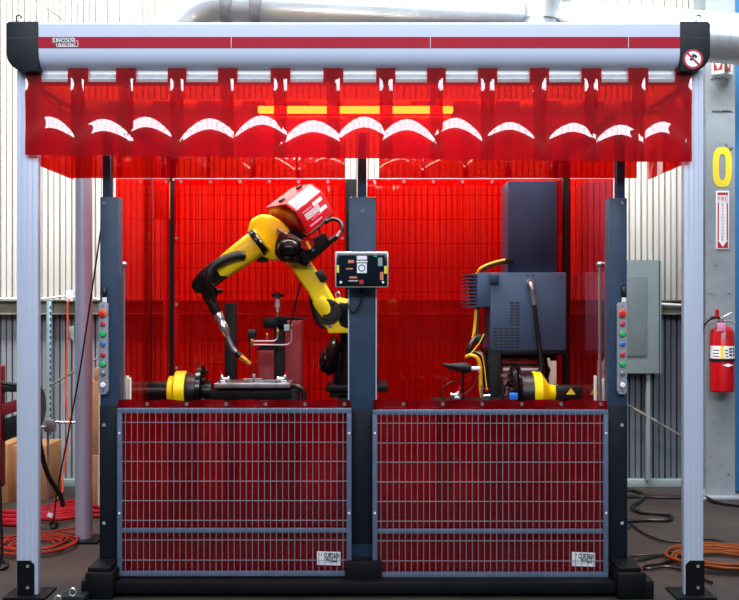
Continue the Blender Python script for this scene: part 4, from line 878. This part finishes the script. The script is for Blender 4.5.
# yellow black cables
cy = thing('yellow_cable_bundle', 'yellow and black cable bundle running down beside the grey cabinet', 'cable', W(480, 398, DK))
mb = MB(); mb.pb(506, 513.5, 257, 264, DK+0.03, 0.07, 0.003); mb.pb(504, 507, 258.5, 262.5, DK+0.04, 0.05, 0.002); part('connector', mb, M['blk'], cy)
mb = MB(); mb.tube([W(505, 260, DK+0.04), W(496, 262, DK+0.03), W(487, 265, DK+0.03), W(480, 269, DK+0.03), W(477, 274, DK+0.05)], 0.0085, n=10)
mb.tube([W(476, 306, DK+0.06), W(475.5, 318, DK+0.05), W(474.5, 330, DK+0.04), W(473, 338, DK+0.04)], 0.010, n=10)
mb.tube([W(466, 357, DK-0.03), W(471, 355.5, DK-0.05), W(477, 358, DK-0.06), W(480, 366, DK-0.06), W(480.5, 378, DK-0.06), W(481, 390, DK-0.06), W(483, 400, DK-0.06)], 0.0115, n=10); part('yellow_cable', mb, M['yelp'], cy)
mb = MB(); mb.tube([W(505, 262.5, DK+0.04), W(496, 264.5, DK+0.04), W(488, 267.5, DK+0.03), W(481.5, 272, DK+0.04), W(479, 276, DK+0.06)], 0.008, n=10)
mb.tube([W(478, 306, DK+0.06), W(477.8, 320, DK+0.05), W(477, 333, DK+0.04)], 0.009, n=10)
mb.tube([W(476, 337, DK-0.0), W(470, 346, DK-0.02), W(468.5, 355, DK-0.02)], 0.016, n=10); mb.tube([W(473, 353, DK-0.02), W(481, 354, DK-0.04), W(485, 362, DK-0.05), W(486, 378, DK-0.05), W(488, 398, DK-0.04)], 0.014, n=10)
mb.box(W(479, 339, DK), (0.05, 0.06, 0.055), Euler((0, 0.5, 0)), 0.004); part('black_cable', mb, M['blk'], cy)
mb = MB(); mb.tube([W(484, 334, DK-0.05), W(480, 342, DK-0.05), W(474, 350, DK-0.05), W(470, 354, DK-0.05)], 0.003, n=6); mb.tube([W(477, 352, DK-0.07), W(482, 356, DK-0.08), W(484.5, 368, DK-0.08), W(486, 382, DK-0.08), W(487, 390, DK-0.08)], 0.003, n=6); part('thin_yellow_wire', mb, M['yelsign'], cy)
mb = MB(); mb.ell(W(487, 390, DK-0.07), (0.014, 0.014, 0.016)); part('red_valve_cap', mb, M['red'], cy)
mb = MB(); mb.cyl(W(482, 397, DK-0.08), W(482, 385, DK-0.08), 0.008, n=10); mb.cyl(W(484, 396, DK-0.08), W(490, 396, DK-0.08), 0.008, n=10); mb.cyl(W(482, 399, DK-0.08), (X(482, DK-0.08), DK-0.08, 0.095), 0.006, n=8); part('valve_body', mb, M['chrome'], cy)

# ------------------------------------------------------------------ things against the back wall, left
d = 7.9
mb = MB(); mb.tube([W(-60, 298, d), W(20, 298.5, d), W(50, 298, d), W(60, 296.5, d), W(66, 296.5, d)], 0.008, n=8); mb.tube([W(73, 297, d), W(85, 297, d), W(101, 299.5, d), W(118, 299.5, d)], 0.008, n=8); solo('wall_conduit', mb, M['white'], 'white electrical conduit along the wall girt at the left', 'conduit')
ob = thing('outlet_box', 'white wall outlet box above the hanging orange cord', 'outlet', W(69.5, 302, d))
mb = MB(); mb.pb(65.8, 73, 290.5, 301.5, d-0.03, 0.08, 0.004); part('box', mb, M['white'], ob)
mb = MB(); mb.tube([W(69.5, 299, d-0.05), W(67.5, 305, d-0.06), W(67.6, 330, d-0.06), W(67, 360, d-0.06), W(66, 388, d-0.06), W(67.5, 410, d-0.06), W(69, 425, d-0.06), W(66, 455, d-0.06), W(63, 478, d-0.1), W(62, 492, d-0.3), W(55, 500, d-0.6)], 0.007, n=8); solo('hanging_orange_cord', mb, M['orange'], 'orange power cord hanging down from the wall outlet box', 'cord')
mb = MB(); mb.pb(66.5, 74, 326, 335, d-0.035, 0.006, 0.001); mb.pp([(68, 334), (74, 334), (74, 342)], d-0.034, 0.006); solo('wall_tag', mb, M['elec'], 'small pale plate behind the hanging orange cord', 'plate')
st = thing('strut_channel', 'pale blue slotted strut channel standing against the left wall', 'strut', W(50, 487, d))
mb = MB(); mb.br(X(47.6, d), X(52.4, d), d-0.03, d+0.02, 0.0, Z(301, d), 0.002); part('channel', mb, M['strut'], st)
mb = MB()
for k in range(30): mb.pb(49.6, 51, 306+k*6, 309+k*6, d-0.0315, 0.003)
part('slot', mb, M['ink'], st)
mb = MB(); mb.cyl(W(20, 403, d-0.02), W(108, 352, d-0.02), 0.008, n=8); solo('diagonal_brace_rod', mb, M['girt'], 'thin diagonal brace rod across the left wall', 'rod')
mb = MB(); mb.cyl(W(29, 2-8, d-0.02), W(75, 29, d-0.02), 0.006, n=8); mb.cyl(W(75, 29, d-0.02), W(120, 62, d-0.02), 0.006, n=8); solo('upper_brace_rod', mb, M['girt'], 'thin grey brace rod high on the wall above the left cap', 'rod')
d = 6.9
bp_ = thing('pipe_valve', 'silver pipe with a valve block left of the round pole', 'pipe', W(50, 430, d))
mb = MB(); mb.cyl(W(52, 422, d), W(78, 422.5, d), 0.008, n=10); part('pipe', mb, M['chrome'], bp_)
mb = MB(); mb.pb(44, 54, 420, 432, d-0.03, 0.05, 0.004); mb.cyl(W(39, 428, d-0.03), W(46, 427, d-0.03), 0.012, n=10); mb.cyl(W(48, 430, d), (X(48, d), d, 0.0), 0.008, n=8); part('valve_block', mb, M['steel'], bp_)
# hanging black wire in front of the pole
d = 5.9
mb = MB(); mb.tube([W(103, 215, 5.84), W(100.5, 232, 5.85), W(92, 290, 5.95), W(80, 370, 6.03), W(67, 440, 6.1), W(57, 492, 6.33), W(54, 520, 6.5)], 0.005, n=8); mb.tube([W(54, 520, 6.5), W(51, 524, 6.5), W(53, 527, 6.5), W(57, 526, 6.5), W(56, 522, 6.5)], 0.011, n=8)
wr = solo('hanging_black_wire', mb, M['blk'], 'thin black wire hanging diagonally in front of the round pole', 'wire')
mb = MB(); mb.box(W(50, 515, 6.45), (0.032, 0.004, 0.026), Euler((0, 0.35, 0))); part('wire_tag', mb, M['white'], wr)
# cardboard boxes
def carton(px0, px1, py0, d, depth, lab, z0=0.0, z1=None):
    mb = MB(); mb.br(X(px0, d), X(px1, d), d, d+depth, z0, z1 if z1 else Z(py0, d), 0.004)
    o = solo('cardboard_box', mb, M['card'], lab, 'box', 'cardboard boxes along the back wall'); return o
b1 = carton(88, 108, 450, 7.2, 0.35, 'brown cardboard box on the floor, bottom of the stack beside the left slate post', 0, 0.36)
b2 = carton(88, 108, 0, 7.22, 0.33, 'brown cardboard box stacked second beside the left slate post', 0.362, 0.88)
b3 = carton(94, 108, 0, 7.24, 0.28, 'small brown cardboard box, topmost beside the left slate post', 0.882, 0.97)
for o, z in ((b1, 0.18), (b2, 0.62)):
    mb = MB(); mb.br(X(98, 7.2), X(101, 7.2), 7.194+(0.02 if o is b2 else 0), 7.199+(0.02 if o is b2 else 0), (0 if o is b1 else 0.364), (0.358 if o is b1 else 0.878)); part('packing_tape', mb, M['cream'], o)
carton(-18, 8, 440, 7.3, 0.35, 'brown cardboard box at the left edge behind the red trailer', 0, 0.42)
b5 = carton(10, 47, 447, 7.4, 0.35, 'wide brown cardboard box behind the left white post', 0, 0.4)
# red trailer / machine
d = 6.3
tl = thing('red_machine_frame', 'red steel machine frame with black wheel at the left edge', 'machine', W(0, 470, d)*1.0)
mb = MB()
mb.prism([W(-60, 440, d), W(27, 407, d), W(27, 396, d), W(-60, 424, d)], (0, 0.08, 0), 0.003); mb.br(X(-20, d), X(2, d), d-0.02, d+0.06, 0.3, Z(366, d), 0.003); mb.br(X(-60, d), X(-20, d), d, d+0.08, 0.0, Z(425, d)); part('frame', mb, M['dred'], tl)
mb = MB(); mb.prism([W(-60, 468, d+0.03), W(27, 432, d+0.03), W(27, 411, d+0.03), W(-60, 441, d+0.03)], (0, 0.06, 0), 0.003); mb.pb(-30, 27, 385, 392, d, 0.08, 0.003); mb.tube([W(-10, 380, d), W(10, 384, d), W(30, 386, d)], 0.012, n=8); part('black_arm', mb, M['blk'], tl)
mb = MB(); c = W(34.5, 407, d+0.03); 
mb.lathe(c+Vector((-0.04, 0, 0)), c+Vector((0.045, 0, 0)), [(0, 0.09), (0.15, 0.125), (0.35, 0.137), (0.65, 0.137), (0.85, 0.125), (1, 0.09)], 28)
mb.cyl(c+Vector((-0.3, 0, 0)), c, 0.02, n=10); part('wheel', mb, M['blk'], tl)
mb = MB(); mb.tube([W(38, 428, d), W(41, 450, d), W(48, 475, d+0.1), W(60, 495, d+0.2), W(63, 505, d+0.3)], 0.016, n=10); part('hose', mb, M['blk'], tl)
# hoses on the floor, left
def FP(px, py, h=0.012):
    dd_ = EYE*F/(py-300); return Vector((X(px, dd_), dd_, h))
mb = MB()
for k in range(7):
    o2 = k*2.6; mb.tube([FP(-20, 512+o2*0.8, 0.015), FP(15, 514+o2*0.8, 0.015+0.01*(k % 2)), FP(36, 512+o2*0.7, 0.025), FP(60, 508+o2, 0.03), FP(76, 505+o2, 0.025), FP(100, 510+o2*0.5, 0.014), FP(118, 513+k*1.0, 0.014)][:(5 if k % 3 else 7)], 0.014, n=8)
solo('red_hose_bundle', mb, M['redhose'], 'bundle of red hoses lying on the floor behind the left white post', 'hose')
mb = MB(); rn = random.Random(3)
cc = FP(34, 548)
for k in range(7):
    pts = []; r0 = 0.12+0.022*k; ph = rn.uniform(0, 6)
    for a in range(13): t_ = ph+a/12*2*PI; pts.append(cc+Vector((math.cos(t_)*r0*1.0+rn.uniform(-.02, .02), math.sin(t_)*r0*1.1, 0.006+0.006*(k % 4)+rn.uniform(0, .004))))
    mb.tube(pts, 0.0065, n=6, sub=4)
mb.tube([cc+Vector((0.1, 0.14, 0.01)), cc+Vector((0.02, 0.3, 0.012)), cc+Vector((0.12, 0.42, 0.012))], 0.0065, n=6)
solo('orange_cord_coil', mb, mat('dark_orange_cord', RGB(150, 40, 22), 0.6, 0, 0.3, spec=0.2), 'coiled orange extension cord on the floor at the left white post', 'cord')
mb = MB(); mb.tube([W(0, 480, 5.5), W(1, 520, 5.5), W(2, 550, 5.5), W(0, 566, 5.5)], 0.008, n=8); mb.tube([FP(-8, 570), FP(4, 570), FP(7, 566), FP(2, 562), FP(-10, 560)], 0.012, n=8); solo('black_yellow_hose', mb, M['blk'], 'black hose loop at the lower left edge', 'hose')
# foot pedal at the bottom
fp = thing('foot_block', 'black floor block with two silver rings at the bottom left', 'block', (X(75, 4.9), 4.9, 0))
mb = MB(); mb.br(X(61, 4.88), X(86, 4.88), 4.86, 4.95, 0.0, 0.045, 0.01); part('block', mb, M['cap'], fp)
mb = MB()
for px, zz in ((73, 0.063), (58.5, 0.028)):
    c = Vector((X(px, 4.87), 4.865, zz)); pts = [c+Vector((math.cos(t_*PI/6)*0.016, 0, math.sin(t_*PI/6)*0.018)) for t_ in range(13)]; mb.tube(pts, 0.005, n=8, sub=2)
part('ring', mb, M['chrome'], fp)
# ------------------------------------------------------------------ right side
d = 7.85
ep = thing('electrical_panel', 'pale green grey wall mounted electrical panel right of the cell', 'electrical panel', W(645, 374, d))
mb = MB(); mb.pb(618, 661.5, 260, 373.5, d, 0.13, 0.004); part('enclosure', mb, M['elec'], ep)
mb = MB(); mb.pb(619, 647, 277, 356, d-0.012, 0.012, 0.002); part('door', mb, mat('panel_door_grey', RGB(120, 136, 140), 0.45, 0, 0.1, 4), ep)
mb = MB(); mb.pb(659, 659.8, 261, 373, d-0.002, 0.003); part('cover_seam', mb, M['ink'], ep)
mb = MB(); mb.cyl(W(612, 396, 7.9), W(690, 441, 7.9), 0.008, n=8); mb.cyl(W(634, 409, 7.9), W(657, 422, 7.9), 0.013, n=8); solo('right_brace_rod', mb, M['girt'], 'diagonal brace rod with turnbuckle below the electrical panel', 'rod')
mb = MB(); mb.br(X(646, 7.9), X(649.5, 7.9), 7.88, 7.93, 0.06, 1.33, 0.002); solo('wall_stud', mb, M['elec'], 'narrow vertical steel strip below the electrical panel', 'strut')
mb = MB(); mb.tube([W(661, 304, 7.86), W(680, 305, 7.86), W(720, 307, 7.9)], 0.010, n=8); solo('right_conduit', mb, M['white'], 'white conduit along the wall girt right of the electrical panel', 'conduit')
# extinguisher
de = 7.33
fe = thing('fire_extinguisher', 'red fire extinguisher with pink tag hung on the steel column', 'fire extinguisher', W(721.5, 392, de+0.06))
c0 = W(722, 391.5, de+0.07); c1 = W(722, 326, de+0.07); r = 12*de/F
mb = MB(); mb.lathe(c0, c1, [(0, r*0.9), (0.02, r), (0.9, r), (0.96, r*0.85), (1, r*0.4), (1.03, r*0.3)], 32); cyn = part('cylinder', mb, M['red'], fe)
mb = MB()
def arc(py0, py1, a0, a1, rr, n_=12):
    z0 = Z(py0, de+0.07); z1 = Z(py1, de+0.07); vs = []; 
    for z in (z0, z1):
        for i in range(n_+1):
            a = a0+(a1-a0)*i/n_; vs.append((c0.x+math.sin(a)*rr, c0.y-math.cos(a)*rr, z))
    return vs, [[i, i+1, n_+2+i, n_+1+i] for i in range(n_)]
mb.add(*arc(358, 345.5, -1.5, 1.5, r+0.0015, 20)); lb2 = part('instruction_label', mb, M['white'], cyn, 'white instruction band')
mb = MB(); mb.add(*arc(358, 345.5, -0.45, -0.18, r+0.0025)); part('yellow_band', mb, M['yelsign'], lb2)
mb = MB()
for a0 in (0.25, 0.65):
    for q in range(3): mb.add(*arc(349.3+q*3, 347.6+q*3, a0, a0+0.28, r+0.0025, 3))
for q in range(3): mb.add(*arc(350.3+q*3, 349.4+q*3, -0.1, 0.15, r+0.0025, 3)); mb.add(*arc(350.3+q*3, 349.4+q*3, -1.1, -0.55, r+0.0025, 3))
part('printed_text', mb, M['ink'], lb2)
mb = MB(); mb.prism([(c0.x+0.005+a_, c0.y-r-0.001, Z(364.5, de+.07)+b3_) for a_, b3_ in ((-0.03, 0), (0.01, 0.012), (0.045, 0), (0.01, -0.012))], (0, 0.012, 0)); part('diamond_sticker', mb, M['white'], cyn)
mb = MB(); mb.cyl(W(722, 361, de+0.07), W(722, 358.8, de+0.07), r+0.004, n=28); mb.br(c0.x-0.03, c0.x+0.03, c0.y+r*0.8, 7.497, Z(361, de), Z(358, de)); part('strap', mb, M['blk'], fe)
mb = MB(); mb.cyl(W(721, 327, de+0.07), W(721, 319, de+0.07), 0.018, n=14); mb.cyl(W(722.5, 322, de+0.07), W(716, 320, de+0.0), 0.012, n=10); part('valve', mb, M['steel'], fe)
mb = MB(); mb.tube([W(718, 320, de+0.07), W(725, 316, de+0.05), W(732, 312.5, de+0.05)], 0.007, n=8, smooth=False); mb.tube([W(720, 321, de+0.07), W(728, 320.5, de+0.05), W(736, 323, de+0.05)], 0.007, n=8, smooth=False); part('handle', mb, M['chrome'], fe)
mb = MB(); mb.cyl(W(717, 317, de+0.02), W(717, 310.5, de+0.02), 0.014, n=12); mb.ell(W(717, 310, de+0.02), (0.012, 0.012, 0.012)); part('gauge', mb, M['red'], fe)
mb = MB(); mb.tube([W(719, 318, de+0.05), W(712, 318, de+0.02), W(707, 321, de+0.01), W(703, 327, de+0.01), W(701, 340, de+0.02)], 0.012, n=10); part('hose', mb, M['blk'], fe)
mb = MB(); mb.box(W(721.5, 327, de-0.035), (0.058, 0.003, 0.06), None, 0.001); mb.cyl(W(721.5, 324, de-0.035), W(721, 320, de+0.06), 0.002, n=6); part('inspection_tag', mb, M['pink'], fe, 'pink inspection tag')
# signs
fs_ = thing('fire_extinguisher_sign', 'white and red sign reading FIRE EXTINGUISHER with down arrow', 'sign', W(723, 249, 7.49))
mb = MB(); mb.pb(716.2, 729.4, 190.8, 249.3, 7.488, 0.012, 0.004); part('plate', mb, M['white'], fs_)
ds = 7.486
mb = MB(); mb.pb(717.6, 728, 192.4, 247.9, ds, 0.003); part('red_field', mb, M['redink'], fs_)
mb = MB(); mb.pp([(719, 203), (719, 240), (717.8, 240), (722.8, 246.8), (727.8, 240), (726.6, 240), (726.6, 203)], ds-0.0015, 0.002); mb.pb(718, 727.6, 195.2, 202.8, ds-0.0015, 0.002); part('white_arrow', mb, M['white'], fs_)
mb = MB(); mb.text('FIRE', W(722.8, 199, ds-0.002), (1, 0, 0), (0, 0, 1), 0.062, 0.034, 0.001)
for i, ch_ in enumerate('EXTINGUISHER'): mb.text(ch_, W(722.8, 205+i*3.15, ds-0.002), (1, 0, 0), (0, 0, 1), 0.019 if ch_ != 'I' else 0.006, 0.016, 0.001)
part('lettering', mb, M['redink'], fs_)
vs_ = thing('angled_arrow_sign', 'angled white and red arrow sign near the column top behind the duct', 'sign', W(722, 75, 7.4))
mb = MB(); mb.prism([W(712, 74.5, 7.49), W(724, 73, 7.32), W(724, 45, 7.32), W(712, 46, 7.49)], (0, 0.004, 0)); mb.prism([W(724, 73, 7.32), W(733, 74.5, 7.49), W(733, 46, 7.49), W(724, 45, 7.32)], (0, 0.004, 0)); part('plate', mb, M['white'], vs_)
mb = MB(); mb.prism([W(713.5, 71, 7.465), W(722.5, 69.8, 7.34), W(722.5, 50, 7.34), W(713.5, 50, 7.465)], (0, -0.003, 0)); mb.prism([W(725, 69.8, 7.334), W(730.5, 71, 7.435), W(730.5, 50, 7.435), W(725, 50, 7.334)], (0, -0.003, 0)); part('red_field', mb, M['redink'], vs_)
mb = MB(); mb.prism([W(714.5, 62, 7.44), W(721.5, 62, 7.345), W(718, 69, 7.393)], (0, -0.006, 0)); mb.prism([W(725.8, 62, 7.34), W(730, 62, 7.42), W(728, 69, 7.38)], (0, -0.006, 0)); part('white_arrow', mb, M['white'], vs_)
# floor cables right
mb = MB(); mb.tube([FP(612, 491), FP(632, 492), FP(645, 497), FP(640, 503), FP(632, 509), FP(640, 514), FP(660, 516), FP(671, 518), FP(668, 522), FP(645, 522), FP(625, 523.5), FP(612, 525)], 0.014, n=8); solo('thick_black_cable', mb, M['blk'], 'thick black cable looping on the floor right of the cell', 'cable')
mb = MB(); mb.tube([FP(612, 499), FP(640, 498), FP(660, 499), FP(690, 499), FP(705, 499), FP(716, 504), FP(745, 508)], 0.014, n=8); solo('rear_black_hose', mb, M['blk'], 'straight black hose along the floor in front of the column foot', 'hose')
mb = MB(); mb.tube([FP(612, 531), FP(627, 530), FP(632, 527), FP(645, 536), FP(665, 543), FP(690, 544), FP(710, 541), FP(725, 545), FP(745, 550)], 0.007, n=6); solo('thin_black_cable', mb, M['blk'], 'thin black cable winding across the floor to the right edge', 'cable')
mb = MB(); mb.tube([FP(700, 553), FP(675, 555), FP(650, 557), FP(632, 558), FP(628, 561), FP(640, 562), FP(660, 558), FP(680, 560), FP(660, 566), FP(645, 568), FP(648, 571), FP(668, 569), FP(690, 575), FP(712, 585)], 0.008, n=6); solo('tangled_black_cord', mb, M['blk'], 'tangled thin black cord on the floor left of the orange coil', 'cord')
mb = MB(); cc = FP(722, 563); rn = random.Random(5)
for k in range(8):
    pts = []; r0 = 0.15+0.02*k; ph = rn.uniform(0, 6)
    for a in range(15): t_ = ph+a/14*2*PI; pts.append(cc+Vector((math.cos(t_)*r0*1.05+rn.uniform(-.02, .02), math.sin(t_)*r0*0.95, 0.008+0.007*(k % 4)+rn.uniform(0, .004))))
    mb.tube(pts, 0.008, n=6, sub=4)
solo('amber_hose_coil', mb, M['orangey'], 'coiled amber orange hose on the floor behind the right white post', 'hose')
